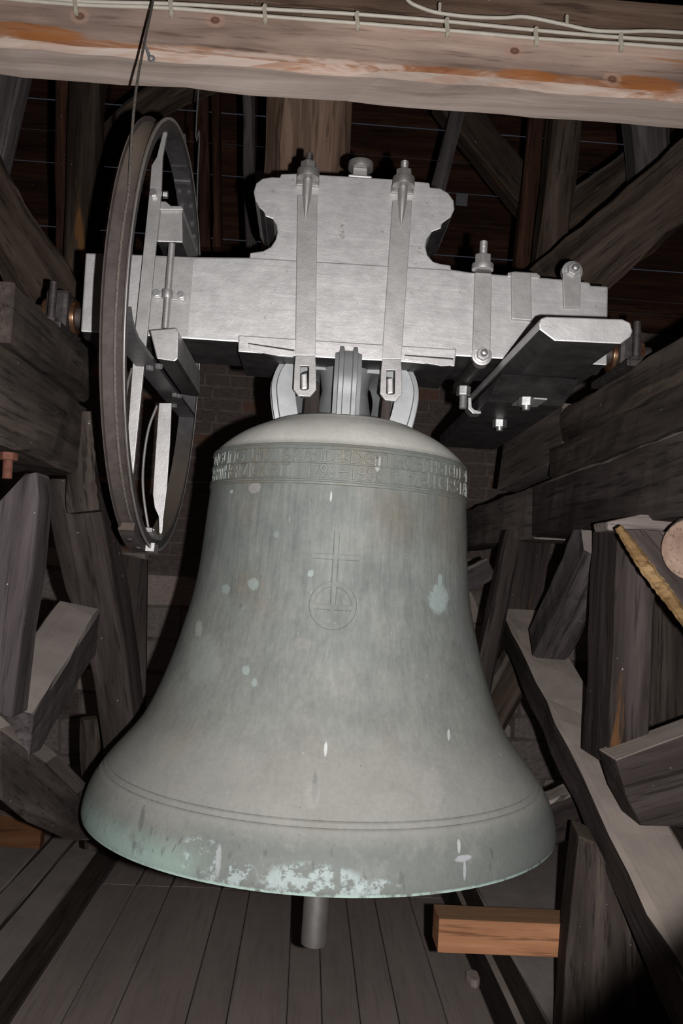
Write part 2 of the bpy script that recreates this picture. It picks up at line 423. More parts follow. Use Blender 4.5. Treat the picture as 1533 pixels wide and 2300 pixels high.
ce = box('ceiling', (-2.62, -1.62, 5.8), (2.82, 6.0, 5.9), 'roof_wood', bevel=0); struct(ce, 'dark board ceiling under the roof')

# ================================================================== UPPER ROOF TIMBERS
def beam_mat():
    k = NT('roof_beam')
    v = k.coords((1.1, 13, 13), rnd=False)
    n1 = k.noise(v, 1.0, 7, 0.62, 0.5); n3 = k.noise(k.coords((5, 80, 80), rnd=False), 1.0, 3, 0.6)
    c = k.ramp(n1, [(0.28, (0.12, 0.075, 0.056)), (0.47, (0.31, 0.225, 0.185)), (0.62, (0.42, 0.315, 0.265)), (0.76, (0.56, 0.45, 0.39))])
    nbl = k.noise(k.coords((1.6, 6, 6), rnd=False), 1.2, 4, 0.6)
    c = k.mix(0.8, c, k.ramp(nbl, [(0.3, (0.55, 0.54, 0.55)), (0.68, (1.25, 1.22, 1.2))]), 'MULTIPLY')
    sx = k.n('ShaderNodeSeparateXYZ'); k.l(k.tc.outputs['Object'], sx.inputs[0])
    # waney edge along the lower arris: pale and orange patches with an uneven border
    nw = k.noise(k.coords((3.0, 0.01, 0.01), rnd=False), 1.0, 4, 0.6)
    hgt = k.math('ADD', sx.outputs[2], k.math('MULTIPLY', nw, -0.05))
    wane = k.math('MULTIPLY', k.step(hgt, -0.062, -0.071), k.step(sx.outputs[1], -0.03, -0.06))
    nc = k.noise(k.coords((2.2, 9, 9), rnd=False), 1.0, 5, 0.7, 0.8)
    wc = k.ramp(nc, [(0.35, (0.21, 0.058, 0.016)), (0.47, (0.36, 0.17, 0.09)), (0.56, (0.58, 0.44, 0.37)), (0.7, (0.62, 0.49, 0.43))])
    c = k.mix(k.math('MULTIPLY', wane, 0.9), c, wc)
    no = k.noise(k.coords((1.2, 11, 11), rnd=False), 1.4, 3, 0.5, 0.5)
    c = k.mix(k.math('MULTIPLY', k.step(no, 0.66, 0.73), 0.7), c, (0.34, 0.13, 0.035))
    for px, py, rx, rz in ((60, 70, 0.15, 0.022), (1180, 172, 0.085, 0.020), (1450, 186, 0.10, 0.022)):
        q = A(px, py, 2.1) - V((0.025, 2.178, 2.811))
        dx = k.math('DIVIDE', k.math('SUBTRACT', sx.outputs[0], q.x), rx); dz = k.math('DIVIDE', k.math('SUBTRACT', sx.outputs[2], q.z), rz)
        rr = k.math('ADD', k.math('ADD', k.math('MULTIPLY', dx, dx), k.math('MULTIPLY', dz, dz)), k.math('MULTIPLY', k.math('SUBTRACT', nc, 0.5), 2.0))
        c = k.mix(k.math('MULTIPLY', k.step(rr, 1.1, 0.6), 0.8), c, k.mix(n1, (0.22, 0.06, 0.012), (0.46, 0.19, 0.06)))
    for kx, kz in ((-0.695, 0.018), (0.69, -0.036), (0.43, 0.02), (-0.35, 0.035)):
        d = k.vmath('DISTANCE', k.vmath('MULTIPLY', k.tc.outputs['Object'], (0.8, 0.0, 1.0)), (kx*0.8, 0.0, kz))
        c = k.mix(k.math('MULTIPLY', k.step(d, 0.022, 0.018), 0.55), c, (0.42, 0.27, 0.20))
        c = k.mix(k.math('MULTIPLY', k.step(d, 0.0115, 0.008), 0.85), c, (0.12, 0.058, 0.038))
        c = k.mix(k.math('MULTIPLY', k.step(d, 0.005, 0.0), 0.7), c, (0.24, 0.14, 0.10))
    c = k.mix(k.math('MULTIPLY', k.step(n3, 0.44, 0.30), 0.5), c, (0.07, 0.038, 0.026))
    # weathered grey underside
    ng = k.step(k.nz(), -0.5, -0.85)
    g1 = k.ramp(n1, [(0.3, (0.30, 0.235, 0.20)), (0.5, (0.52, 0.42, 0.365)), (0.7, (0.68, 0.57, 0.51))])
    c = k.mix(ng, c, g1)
    b = k.bump(n3, 0.3, 0.002); b = k.bump(n1, 0.5, 0.005, b)
    return k.fin(c, 0.8, 0, b, 0.15)
M['roof_beam'] = beam_mat()
tb = timber('tie_beam', (-1.9, 2.178, 2.811), (1.95, 2.178, 2.811), 0.155, 0.15, 'roof_beam', side=(0, 1, 0), jit=0.0045, ch=0.016, n=44)
tag(tb, 'wide brown roof beam crossing the top of the picture, two cables clipped along it', 'beam')
tb2 = timber('roof_beam', (-1.9, 2.26, 2.975), (1.95, 2.26, 2.985), 0.16, 0.17, 'oak_warm', side=(0, 1, 0), jit=0.006, ch=0.02, n=24)
tag(tb2, 'darker timber lying on top of the wide roof beam at the upper right edge', 'beam')

def T(name, label, a, b, w, h, mat, cat='timber', **kw):
    if name in ('roof_post', 'roof_strut'):
        a, b = V(a), V(b); d = (a-b).normalized(); a = a + d*((5.82-a.z)/d.z)
        kw.setdefault('n', 18)
    return tag(timber(name, a, b, w, h, mat, **kw), label, cat)

T('roof_strut', 'wide split-faced strut standing behind the carved block of the headstock', A(700, 20, 2.95), A(672, 700, 3.35), 0.27, 0.22, 'oak_warm', side=(1, 0.55, 0), jit=0.012, ch=0.03)
T('roof_strut', 'narrow grey stick left of the wide strut above the headstock', A(556, 150, 3.6), A(566, 640, 3.6), 0.05, 0.05, 'oak_grey', jit=0.006, ch=0.008)
T('roof_strut', 'narrow grey leaning stick right of the carved headstock block', A(1050, 150, 3.55), A(940, 600, 3.75), 0.062, 0.06, 'oak_grey', jit=0.006, ch=0.01)
T('roof_brace', 'brown diagonal brace sloping down right to the tall upright post', A(1000, 220, 3.85), A(1225, 500, 3.85), 0.16, 0.15, 'oak_brown', side=(0, 1, 0), jit=0.008, ch=0.02)
T('roof_post', 'tall brown upright post between the two diagonal braces, upper right', A(1285, 100, 3.3), A(1215, 720, 3.3), 0.115, 0.14, 'oak_brown', jit=0.006, ch=0.014)
T('roof_post', 'thin dark upright just left of the tall brown post', A(1215, 150, 3.6), A(1155, 760, 3.6), 0.07, 0.07, 'roof_wood', jit=0.004, ch=0.01)
T('roof_brace', 'short brown brace rising right from the tall upright post', A(1225, 525, 3.6), A(1440, 365, 3.6), 0.13, 0.16, 'oak_brown', side=(0, 1, 0), jit=0.008, ch=0.02)
T('roof_brace', 'thick weathered log brace sloping up to the right edge', A(1190, 700, 2.9), A(1680, 290, 2.5), 0.20, 0.215, 'oak_brown', side=(0, 1, 0), jit=0.014, ch=0.06, n=14)
T('roof_post', 'dim upright timber behind the thick log brace, right of the braces', A(1440, 200, 3.2), A(1462, 440, 3.3), 0.15, 0.14, 'oak_grey', jit=0.006, ch=0.02)
T('roof_brace', 'thick weathered log brace sloping down from the left edge', A(-130, 300, 2.45), A(140, 700, 2.85), 0.19, 0.19, 'oak_brown', side=(0, 1, 0), jit=0.014, ch=0.055, n=14)
T('roof_post', 'brown upright post left of the wheel with a split edge', A(200, 100, 3.3), A(178, 800, 3.3), 0.115, 0.12, 'oak_brown', jit=0.006, ch=0.012)
T('roof_post', 'darker upright post close beside the brown post left of the wheel', A(146, 100, 3.5), A(148, 800, 3.5), 0.06, 0.10, 'roof_wood', jit=0.005, ch=0.01)
T('roof_strut', 'grey strut in the upper left corner under the wide beam', A(40, 60, 2.75), A(-50, 480, 2.75), 0.12, 0.12, 'oak_grey', jit=0.008, ch=0.02)
T('roof_brace', 'dim curved brace arching behind the top of the wheel', A(240, 330, 3.6), A(480, 170, 3.6), 0.12, 0.13, 'oak_brown', side=(0, 1, 0), jit=0.006, ch=0.03, bend=0.05)
T('roof_post', 'dim rafter right of the wheel top', A(455, 120, 4.2), A(460, 560, 4.2), 0.055, 0.07, 'roof_wood', jit=0.004, ch=0.008)
T('roof_post', 'second dim rafter right of the wheel top, beside its twin', A(484, 120, 4.2), A(489, 560, 4.2), 0.04, 0.07, 'roof_wood', jit=0.004, ch=0.008)
T('wall_plate', 'dark horizontal wall plate above the brickwork at the back', V((-2.45, 5.30, 3.17)), V((2.65, 5.30, 3.17)), 0.12, 0.1, 'roof_wood', side=(0, 1, 0))
p = A(1036, 450, 5.6); tag(box('daylight_plate', (p.x-.04, 5.588, p.z-.04), (p.x+.04, 5.599, p.z+.04), 'zinc', bevel=.002), 'small pale plate standing in for a daylight hole in the boarding right of the headstock', 'plate')  # pale plates imitate daylight coming through holes in the boarding
p = A(583, 396, 5.6); tag(box('daylight_plate', (p.x-.028, 5.588, p.z-.035), (p.x+.028, 5.599, p.z+.035), 'zinc', bevel=.002), 'small pale plate standing in for a daylight hole in the boarding left of the wide strut', 'plate')

# ================================================================== LEFT SIDE OF THE BELL FRAME
XL = -0.648
T('frame_beam', 'oily dark top timber of the left bell frame carrying the left bearing', (XL-0.10, 1.776, 1.951), (XL-0.10, 2.386, 1.951), 0.20, 0.132, 'oak_oily', jit=0.005, ch=0.008)
T('frame_beam', 'oily dark lower timber of the left bell frame under the top timber', (XL-0.105, 1.35, 1.778), (XL-0.105, 2.42, 1.778), 0.20, 0.20, 'oak_oily', jit=0.006, ch=0.012)
T('frame_post', 'short split dark block under the end of the left frame beams', A(176, 930, 2.40), A(196, 1150, 2.40), 0.085, 0.06, 'oak_oily', jit=0.010, ch=0.01, n=14)
tag(prism('frame_strut', [A(-60, 1180, 1.86), A(0, 1122, 1.86), A(52, 1066, 1.86), A(82, 1058, 1.86), A(88, 1120, 1.86), A(72, 1290, 1.84), A(50, 1420, 1.82), A(28, 1615, 1.80), A(-10, 1605, 1.80), A(-80, 1560, 1.80)], (0.0, 0.10, 0), 'oak_grey', axis=A(70, 1060, 1.86)-A(0, 1610, 1.80), bevel=0.008), 'leaning grey strut with pointed top at the left edge', 'timber')
tag(prism('frame_strut', [A(108, 1075, 2.44), A(212, 1075, 2.44), A(236, 1200, 2.5), A(262, 1330, 2.58), A(285, 1480, 2.66), A(305, 1680, 2.75), A(232, 1690, 2.75), A(208, 1520, 2.68), A(182, 1410, 2.62), A(146, 1326, 2.56), A(120, 1215, 2.5), A(110, 1160, 2.46)], (0.02, 0.10, 0), 'oak_dark', axis=A(268, 1680, 2.75)-A(160, 1075, 2.44), bevel=0.008), 'dark notched strut leaning inward below the left frame beams', 'timber')
T('frame_strut', 'twisted grey split timber between the notched strut and the dark post', A(238, 1110, 2.64), A(287, 1720, 2.96), 0.06, 0.06, 'oak_grey', jit=0.012, ch=0.012, n=16)
tag(prism('frame_post', [A(258, 1240, 2.95), A(331, 1256, 2.95), A(328, 1500, 2.95), A(322, 1900, 2.95), A(255, 1900, 2.95)], (-0.02, 0.12, 0), 'oak_dark', axis=(0, 0, 1), bevel=0.006), 'dark upright post below the bottom of the wheel', 'timber')
T('frame_brace', 'dust-topped square brace sloping down towards the left edge', A(172, 1412, 2.50), A(10, 1655, 2.02), 0.125, 0.155, 'oak_grey', side=(1, 0.35, 0), jit=0.004, ch=0.006)
tag(prism('frame_brace', [A(-60, 1595, 1.9), A(0, 1640, 1.94), A(100, 1716, 2.10), A(172, 1786, 2.25), A(205, 1860, 2.35), A(215, 1888, 2.36), A(150, 1888, 2.3), A(60, 1848, 2.1), A(0, 1798, 1.98), A(-60, 1770, 1.92)], (0.0, 0.11, 0), 'oak_dark', axis=(0.27, 0.45, -0.37), bevel=0.006), 'dark brace with a dusty top edge left of the bell lip', 'timber')
tag(prism('offcut_board', [A(-60, 1818, 3.0), A(95, 1848, 3.0), A(88, 1908, 3.0), A(-60, 1898, 3.0)], (0, 0.05, 0), 'orange_wood', axis=(1, 0, 0.1)), 'orange-brown board end on the floor under the left brace', 'board')
for x0, x1, zt, lb in ((-1.62, -1.075, 0.185, 'outermost wide timber of the left floor sill'), (-1.07, -0.965, 0.183, 'narrow middle timber of the left floor sill'), (-0.962, -0.835, 0.178, 'innermost timber of the left floor sill beside the floor boards')):
    T('floor_sill', lb, ((x0+x1)/2, 0.2, zt/2), ((x0+x1)/2, 5.3, zt/2), x1-x0, zt, 'sill_wood', jit=0.004, ch=0.006, n=16)
tag(cyl('wall_bolt', A(16, 1075, 1.95), A(18, 1030, 1.95), 0.011, 'iron_rust'), 'rusty red bolt under the left frame beams', 'bolt')
hexnut('head', A(18, 1034, 1.95), (0, 0, 1), 0.021, 0.018, M['iron_rust'], bpy.data.objects['wall_bolt'])
T('frame_post', 'dark stub of a timber low between the left braces and the bell lip', A(203, 1612, 3.0), A(213, 1900, 3.0), 0.065, 0.08, 'oak_oily', jit=0.008, ch=0.02)

# ================================================================== RIGHT SIDE OF THE BELL FRAME
XR = 0.80
T('frame_beam', 'top timber of the right bell frame carrying the right bearing', (XR+0.105, 1.10, 1.965), (XR+0.105, 2.74, 1.965), 0.21, 0.112, 'oak_oily', jit=0.005, ch=0.008, n=20)
T('frame_beam', 'middle brown timber of the right bell frame under the top one', (XR+0.098, 1.10, 1.857), (XR+0.098, 2.80, 1.857), 0.21, 0.10, 'oak_oily', jit=0.005, ch=0.008, n=20)
T('frame_beam', 'tall lowest dark timber of the right bell frame', (XR+0.105, 1.10, 1.71), (XR+0.105, 3.02, 1.71), 0.21, 0.19, 'oak_dark', jit=0.005, ch=0.008, n=20)
T('frame_beam', 'grey rear timber continuing the right bell frame back to the wall', (XR+0.108, 3.03, 1.708), (XR+0.108, 5.32, 1.72), 0.21, 0.19, 'oak_pale', jit=0.006, ch=0.008, n=20)
tag(prism('frame_beam', [AX(1115, 1102, XR), AX(1130, 996, XR), AX(1216, 916, XR), AX(1262, 905, XR), AX(1262, 1010, XR), AX(1222, 1046, XR)], (0.2, 0, 0), 'oak_pale', axis=(0, 1, 0), bevel=0.005), 'grey sloping-ended timber behind the right bearing, under the lever', 'timber')
T('frame_post', 'dark square post standing on the dusty right brace', (XR+0.052, 2.265, 1.612), (XR+0.045, 2.265, 1.00), 0.105, 0.20, 'oak_dark', jit=0.004, ch=0.006)
T('frame_strut', 'short grey diagonal strut below the right beams, left of the square post', (XR+0.062, 2.47, 1.60), (XR+0.062, 2.97, 1.245), 0.12, 0.13, 'oak_grey', jit=0.006, ch=0.012)
T('frame_brace', 'long dust-covered brace sloping down towards the lower right corner', (XR+0.085, 3.66, 1.355), (XR+0.085, 1.42, 0.495), 0.17, 0.125, 'oak_dark', jit=0.007, ch=0.012, n=18)
T('frame_brace', 'wide dusty plank beside the long right brace at the right edge', (XR+0.32, 2.16, 0.765), (XR+0.32, 1.42, 0.47), 0.27, 0.10, 'oak_dark', jit=0.006, ch=0.012)
T('frame_post', 'dark slanting post behind the right brace, near the bell waist', A(1150, 1195, 3.35), A(1075, 1560, 3.35), 0.07, 0.09, 'oak_dark', jit=0.004, ch=0.01)
tag(prism('backing_board', [A(1130, 1215, 3.45), A(1240, 1205, 3.45), A(1210, 1400, 3.45), A(1095, 1400, 3.45)], (0, 0.06, 0), 'oak_dark', axis=(0.1, 0, 1)), 'dark brown board panel between slanting post and diagonal strut', 'board')
T('frame_beam', 'pale-ended cross timber right of the bell waist', A(1010, 1320, 3.5), A(1098, 1275, 3.5), 0.10, 0.09, 'oak_grey', side=(0, 1, 0), jit=0.004, ch=0.006)
T('frame_brace', 'brown brace crossing low behind the right side of the bell', A(1190, 1440, 3.75), A(1040, 1720, 3.55), 0.11, 0.15, 'oak_brown', side=(0, 1, 0), jit=0.006, ch=0.02)
T('frame_beam', 'coarse-grained timber end right of the bell lip', A(1120, 1880, 2.78), A(1300, 1810, 2.78), 0.12, 0.135, 'oak_dark', side=(0, 1, 0), jit=0.006, ch=0.01)
tag(prism('frame_post', [A(1298, 1878, 2.18), A(1340, 1896, 2.18), A(1420, 2060, 2.18), A(1520, 2300, 2.16), A(1560, 2500, 2.14), A(1245, 2500, 2.12), A(1262, 2300, 2.14), A(1270, 2140, 2.16)], (0.03, 0.16, 0), 'oak_oily', axis=(0, 0, 1), bevel=0.008), 'broad dark post below the right brace holding the new wooden block', 'timber')
tag(prism('frame_beam', [A(1382, 1708, 2.06), A(1533, 1652, 2.06), A(1660, 1605, 2.06), A(1660, 1860, 2.06), A(1533, 1858, 2.06), A(1440, 1856, 2.06), A(1406, 1790, 2.06)], (0.0, 0.13, 0.0), 'oak_dark', axis=(1, 0, 0.3), bevel=0.006), 'dark timber with a dusty top running out at the right edge', 'timber')
tag(prism('frame_ledge', [A(1362, 1172, 1.98), A(1440, 1155, 1.98), A(1533, 1160, 1.98), A(1600, 1165, 1.98), A(1600, 1200, 1.98), A(1366, 1192, 1.98)], (0.0, 0.10, 0), 'oak_pale', axis=(1, 0, 0), bevel=0.006), 'dusty pale ledge under the right frame beams at the right edge', 'ledge')
tag(cyl('cut_log', A(1560, 1235, 1.75), A(1575, 1205, 1.98), 0.068, 'cut_wood', None, 28, bevel=0.006), 'round pinkish cut log end at the right edge', 'log')
bb = prism('slab_board', [A(1392, 1188, 1.82), A(1480, 1192, 1.82), A(1620, 1330, 1.82), A(1620, 1500, 1.82), A(1533, 1392, 1.82), A(1445, 1268, 1.82)], (0.03, 0.03, 0.0), 'oak_dark', axis=(0.7, 0, -0.8), bevel=0.004)
tag(bb, 'slanting slab board with an orange bark edge at the right edge', 'board')
bp = catmull([A(1386, 1184, 1.808), A(1420, 1235, 1.808), A(1458, 1290, 1.806), A(1500, 1345, 1.806), A(1545, 1405, 1.806), A(1610, 1485, 1.806)], 8)
nb_ = len(bp)
be = sweep('bark_edge', bp, [(0.010, -0.006), (0.010, 0.008), (-0.006, 0.014), (-0.013, 0.006), (-0.013, -0.008), (-0.004, -0.012)], M['bark'], bb, ref=(0, 1, 0),
           radii=[(0.45 + 0.75*math.sin(math.pi*min(1, i/nb_*0.9+0.08)) + random.uniform(-.13, .13)) for i in range(nb_)], smooth=False)
T('floor_sill', 'lower timber of the right floor sill beside the floor boards', (0.985, 0.2, 0.075), (0.985, 5.3, 0.075), 0.56, 0.15, 'oak_dark', jit=0.004, ch=0.006, n=16)
T('floor_sill', 'dusty upper timber of the right floor sill under the new wooden block', (0.993, 0.2, 0.215), (0.993, 5.3, 0.215), 0.55, 0.125, 'sill_wood', jit=0.004, ch=0.006, n=16)
nb = box('wood_block', (0.405, 2.30, 0.462), (0.775, 2.40, 0.549), 'fresh_wood', axis=(1, 0, 0), bevel=0.003)
tag(nb, 'new orange-brown squared wooden block sticking out below the bell lip', 'block')
for px, r in ((1128, 0.018), (1158, 0.014)):
    c = A(px, 2030, 2.75); c.z = 0.278
    o = lathe('dropping', [(0.0, 0), (r*.8, r*.12), (r, r*.5), (r*.75, r*.95), (0.0, r*1.1)], c, (0, 0, 1), 'droppings', None, 12)
    tag(o, 'larger dark lump lying on the sill behind the wooden block' if px == 1128 else 'smaller dark lump beside the larger one behind the wooden block', 'lump')
c = AZ(1062, 2210, 0.0)
bm_v = [V((c.x+math.cos(t)*0.026*(1+.25*math.sin(3*t)), c.y+math.sin(t)*0.05, 0.004+zz)) for zz in (0, .028) for t in [i*math.pi/4 for i in range(8)]]
tag(mk('rubble_stone', bm_v, [list(range(7, -1, -1)), list(range(8, 16))]+[[i, (i+1) % 8, 8+(i+1) % 8, 8+i] for i in range(8)], 'stone_pink', bevel=0.007), 'pale broken stone chip on the floor by the right sill', 'stone')

tag(prism('backing_board', [A(1440, 1330, 3.0), A(1760, 1330, 3.0), A(1760, 1760, 3.0), A(1440, 1760, 3.0)], (0, 0.04, 0), 'oak_oily', axis=(0, 0, 1)), 'added dark sheet behind the square post, standing in for shade at the right edge', 'board')  # added sheet, its dark colour stands in for deep shade
# added unseen post low on the right, put there to shade the lower right corner
def cs(x, y, d): return EYE_P + RIGHT*x + UP*y + FWD*d
e1, e2 = cs(0.2453, -0.0895, 0.30), cs(0.1180, -0.1948, 0.30)
base_ = V(((e1.x+e2.x)/2, e1.y+0.03, 0))
hr = thing('shade_post', 'added sloping-topped dark post outside the view, shading the lower right corner', 'post', base_)
prism('shaft', [e1, e2, V((e2.x, e2.y, 0.0)), V((e1.x, e1.y, 0.0))], (0, -0.06, 0), 'oak_oily', hr, (0, 0, 1), 0.001)
# ================================================================== BELL
BX, BY = 0.070, 2.25
BF = Matrix.Translation((BX, BY, EYE))          # bell frame: z measured from eye level
PROFILE = [(0.0, 0.402), (0.09, 0.401), (0.150, 0.396), (0.1853, 0.387), (0.203, 0.379), (0.2484, 0.358), (0.285, 0.335), (0.3143, 0.310), (0.3285, 0.293), (0.3345, 0.278),
           (0.3365, 0.226), (0.3385, 0.19), (0.344, 0.1156), (0.3485, 0.05), (0.354, -0.0115), (0.3625, -0.07), (0.375, -0.1266), (0.3975, -0.212), (0.4256, -0.297),
           (0.459, -0.3745), (0.485, -0.415), (0.511, -0.447), (0.5435, -0.486), (0.575, -0.534), (0.590, -0.572), (0.5965, -0.605), (0.5955, -0.618)]
def prof_fine():
    pts = catmull([V((r, z, 0)) for r, z in PROFILE], 5)
    return [(max(0.0, p.x), p.y) for p in pts]
PF = prof_fine()
def bell_r(z):
    for (r0_, z0), (r1_, z1) in zip(PF, PF[1:]):
        if z1 <= z <= z0 and z0 > z1: return r0_ + (r1_-r0_)*(z0-z)/(z0-z1)
    return PF[-1][0]
# turned mouldings: two fine lines above the lip
def moulded(r, z):
    d = 0.0
    for zc, hw, hh in ((-0.492, 0.0022, -0.0028), (-0.504, 0.0022, -0.0028)):
        d += hh*max(0.0, 1-abs(z-zc)/hw)
    return r+d
fine = []
zs_extra = [(-0.492+0.0022*s) for s in (-1, -.5, 0, .5, 1)]+[(-0.504+0.0022*s) for s in (-1, -.5, 0, .5, 1)]
pts = list(PF) + [(bell_r(z_), z_) for z_ in zs_extra]
head = [q for q in pts if q[1] > 0.36]; body = sorted([q for q in pts if q[1] <= 0.36], key=lambda q: -q[1])
for r, z_ in head+body: fine.append((moulded(r, z_), z_))
inner = [(0.585, -0.622), (0.565, -0.61), (0.52, -0.52), (0.44, -0.40), (0.375, -0.27), (0.33, -0.12), (0.308, 0.05), (0.295, 0.22), (0.26, 0.31), (0.15, 0.36), (0.0, 0.37)]

def bell_mat():
    k = NT('bell_bronze')
    obj = k.tc.outputs['Object']
    sx = k.n('ShaderNodeSeparateXYZ'); k.l(obj, sx.inputs[0]); X, Y_, Z = sx.outputs
    nb = k.noise(obj, 9.0, 6, 0.65); ns = k.noise(k.vmath('MULTIPLY', obj, (30, 30, 3.0)), 1.0, 5, 0.65)
    nf = k.noise(obj, 90.0, 4, 0.7); nl = k.noise(obj, 3.2, 3, 0.5)
    c = k.ramp(nb, [(0.3, (0.132, 0.143, 0.136)), (0.5, (0.168, 0.180, 0.171)), (0.72, (0.208, 0.214, 0.200))])
    c = k.mix(k.math('MULTIPLY', k.step(nl, 0.52, 0.66), 0.45), c, (0.165, 0.135, 0.10))
    c = k.mix(0.45, c, k.ramp(ns, [(0.3, (0.72, 0.73, 0.74)), (0.7, (1.22, 1.22, 1.2))]), 'MULTIPLY')
    nst = k.noise(k.vmath('MULTIPLY', obj, (110, 110, 6)), 1.0, 4, 0.65)
    c = k.mix(0.40, c, k.ramp(nst, [(0.3, (0.62, 0.63, 0.64)), (0.7, (1.32, 1.32, 1.3))]), 'MULTIPLY')
    # dust settling on everything that faces up
    nz = k.nz()
    dusty = k.math('MULTIPLY', k.step(nz, 0.10, 0.70), k.math('ADD', k.math('MULTIPLY', nb, 0.55), 0.55, True))
    dc = k.mix(nl, (0.248, 0.248, 0.228), (0.275, 0.264, 0.241))
    dc = k.mix(k.math('MULTIPLY', k.step(nz, 0.25, 0.75), 0.5), dc, (0.315, 0.307, 0.284))
    dc = k.mix(k.math('MULTIPLY', k.step(nz, 0.35, 0.75), k.step(Z, 0.27, 0.31)), dc, (0.76, 0.745, 0.70))
    c = k.mix(k.math('MULTIPLY', dusty, 0.92), c, dc)
    # rubbed dark band along the lip, verdigris at its left, flaking pale patches
    lip = k.math('MULTIPLY', k.step(Z, -0.50, -0.55), 1.0)
    nlip = k.noise(k.vmath('MULTIPLY', obj, (14, 14, 10)), 1.0, 5, 0.65)
    c = k.mix(k.math('MULTIPLY', k.math('MULTIPLY', lip, k.step(X, -0.33, -0.22)), k.math('ADD', k.step(nlip, 0.36, 0.52), 0.25, True)), c, (0.150, 0.162, 0.152))
    nv = k.noise(k.vmath('MULTIPLY', obj, (16, 16, 11)), 1.0, 6, 0.7)
    ver = k.math('MULTIPLY', k.math('MULTIPLY', k.step(Z, -0.535, -0.60), k.step(X, -0.18, -0.33)), k.step(nv, 0.30, 0.46))
    c = k.mix(k.math('MULTIPLY', ver, 0.8), c, (0.285, 0.385, 0.345))
    scr = k.noise(k.vmath('MULTIPLY', obj, (60, 60, 14)), 1.0, 3, 0.6)
    c = k.mix(k.math('MULTIPLY', k.math('MULTIPLY', k.step(Z, -0.50, -0.56), k.step(scr, 0.62, 0.70)), 0.55), c, (0.085, 0.09, 0.085))
    nfl = k.noise(k.vmath('MULTIPLY', obj, (26, 26, 30)), 1.0, 6, 0.72)
    for cx, cz, rx, rz, th in ((-0.02, -0.605, 0.115, 0.05, 0.445), (-0.20, -0.60, 0.075, 0.05, 0.505), (0.10, -0.607, 0.055, 0.025, 0.49), (-0.245, -0.575, 0.05, 0.04, 0.54), (-0.115, -0.557, 0.05, 0.03, 0.60)):
        dx = k.math('DIVIDE', k.math('SUBTRACT', X, cx), rx); dz = k.math('DIVIDE', k.math('SUBTRACT', Z, cz), rz)
        rr = k.math('ADD', k.math('MULTIPLY', dx, dx), k.math('MULTIPLY', dz, dz))
        front = k.step(Y_, -0.05, -0.15)
        m = k.math('MULTIPLY', k.math('MULTIPLY', k.step(rr, 1.1, 0.55), k.step(nfl, th, th+0.07)), front)
        c = k.mix(k.math('MULTIPLY', m, 0.70), c, (0.37, 0.44, 0.44))
    edge = k.math('MULTIPLY', k.step(Z, -0.6105, -0.615), k.step(nfl, 0.35, 0.5))
    c = k.mix(edge, c, (0.36, 0.47, 0.43))
    # drips and spots where the photo has them (bell coordinates: x across, z up)
    nn = k.noise(obj, 70.0, 6, 0.75)
    def spot(cx, cz, rx, rz, col, amt=0.9, wob=1.1):
        nonlocal c
        dx = k.math('DIVIDE', k.math('SUBTRACT', X, cx), rx); dz = k.math('DIVIDE', k.math('SUBTRACT', Z, cz), rz)
        rr = k.math('ADD', k.math('ADD', k.math('MULTIPLY', dx, dx), k.math('MULTIPLY', dz, dz)), k.math('MULTIPLY', k.math('SUBTRACT', nn, 0.5), wob*2))
        m = k.math('MULTIPLY', k.step(rr, 1.25, 0.55), k.step(Y_, -0.02, -0.08))
        m = k.math('MULTIPLY', m, k.math('ADD', k.math('MULTIPLY', nfl, 0.9), 0.35, True))
        c = k.mix(k.math('MULTIPLY', m, amt), c, col)
    pale = (0.32, 0.385, 0.375); white = (0.52, 0.54, 0.52); dk = (0.10, 0.105, 0.10)
    for args in SPOTS: spot(*args)
    k2 = k.noise(k.vmath('MULTIPLY', obj, (140, 140, 16)), 1.0, 3, 0.6)
    c = k.mix(k.math('MULTIPLY', k.step(k2, 0.725, 0.78), 0.6), c, (0.38, 0.42, 0.41))
    c = k.mix(k.math('MULTIPLY', k.step(k2, 0.30, 0.25), 0.5), c, (0.085, 0.085, 0.085))
    k3 = k.noise(obj, 75.0, 2, 0.5)
    c = k.mix(k.math('MULTIPLY', k.step(k3, 0.765, 0.80), 0.7), c, (0.44, 0.47, 0.46))
    c = k.mix(k.math('MULTIPLY', k.step(k3, 0.235, 0.205), 0.5), c, (0.09, 0.09, 0.085))
    c = k.mix(0.30, c, k.ramp(nf, [(0.3, (0.75, 0.75, 0.75)), (0.7, (1.2, 1.2, 1.2))]), 'MULTIPLY')
    b = k.bump(nf, 0.12, 0.0015); b = k.bump(ns, 0.06, 0.003, b)
    rough = k.math('ADD', k.math('MULTIPLY', dusty, 0.25), 0.62)
    return k.fin(c, rough, 0.06, b, 0.2)

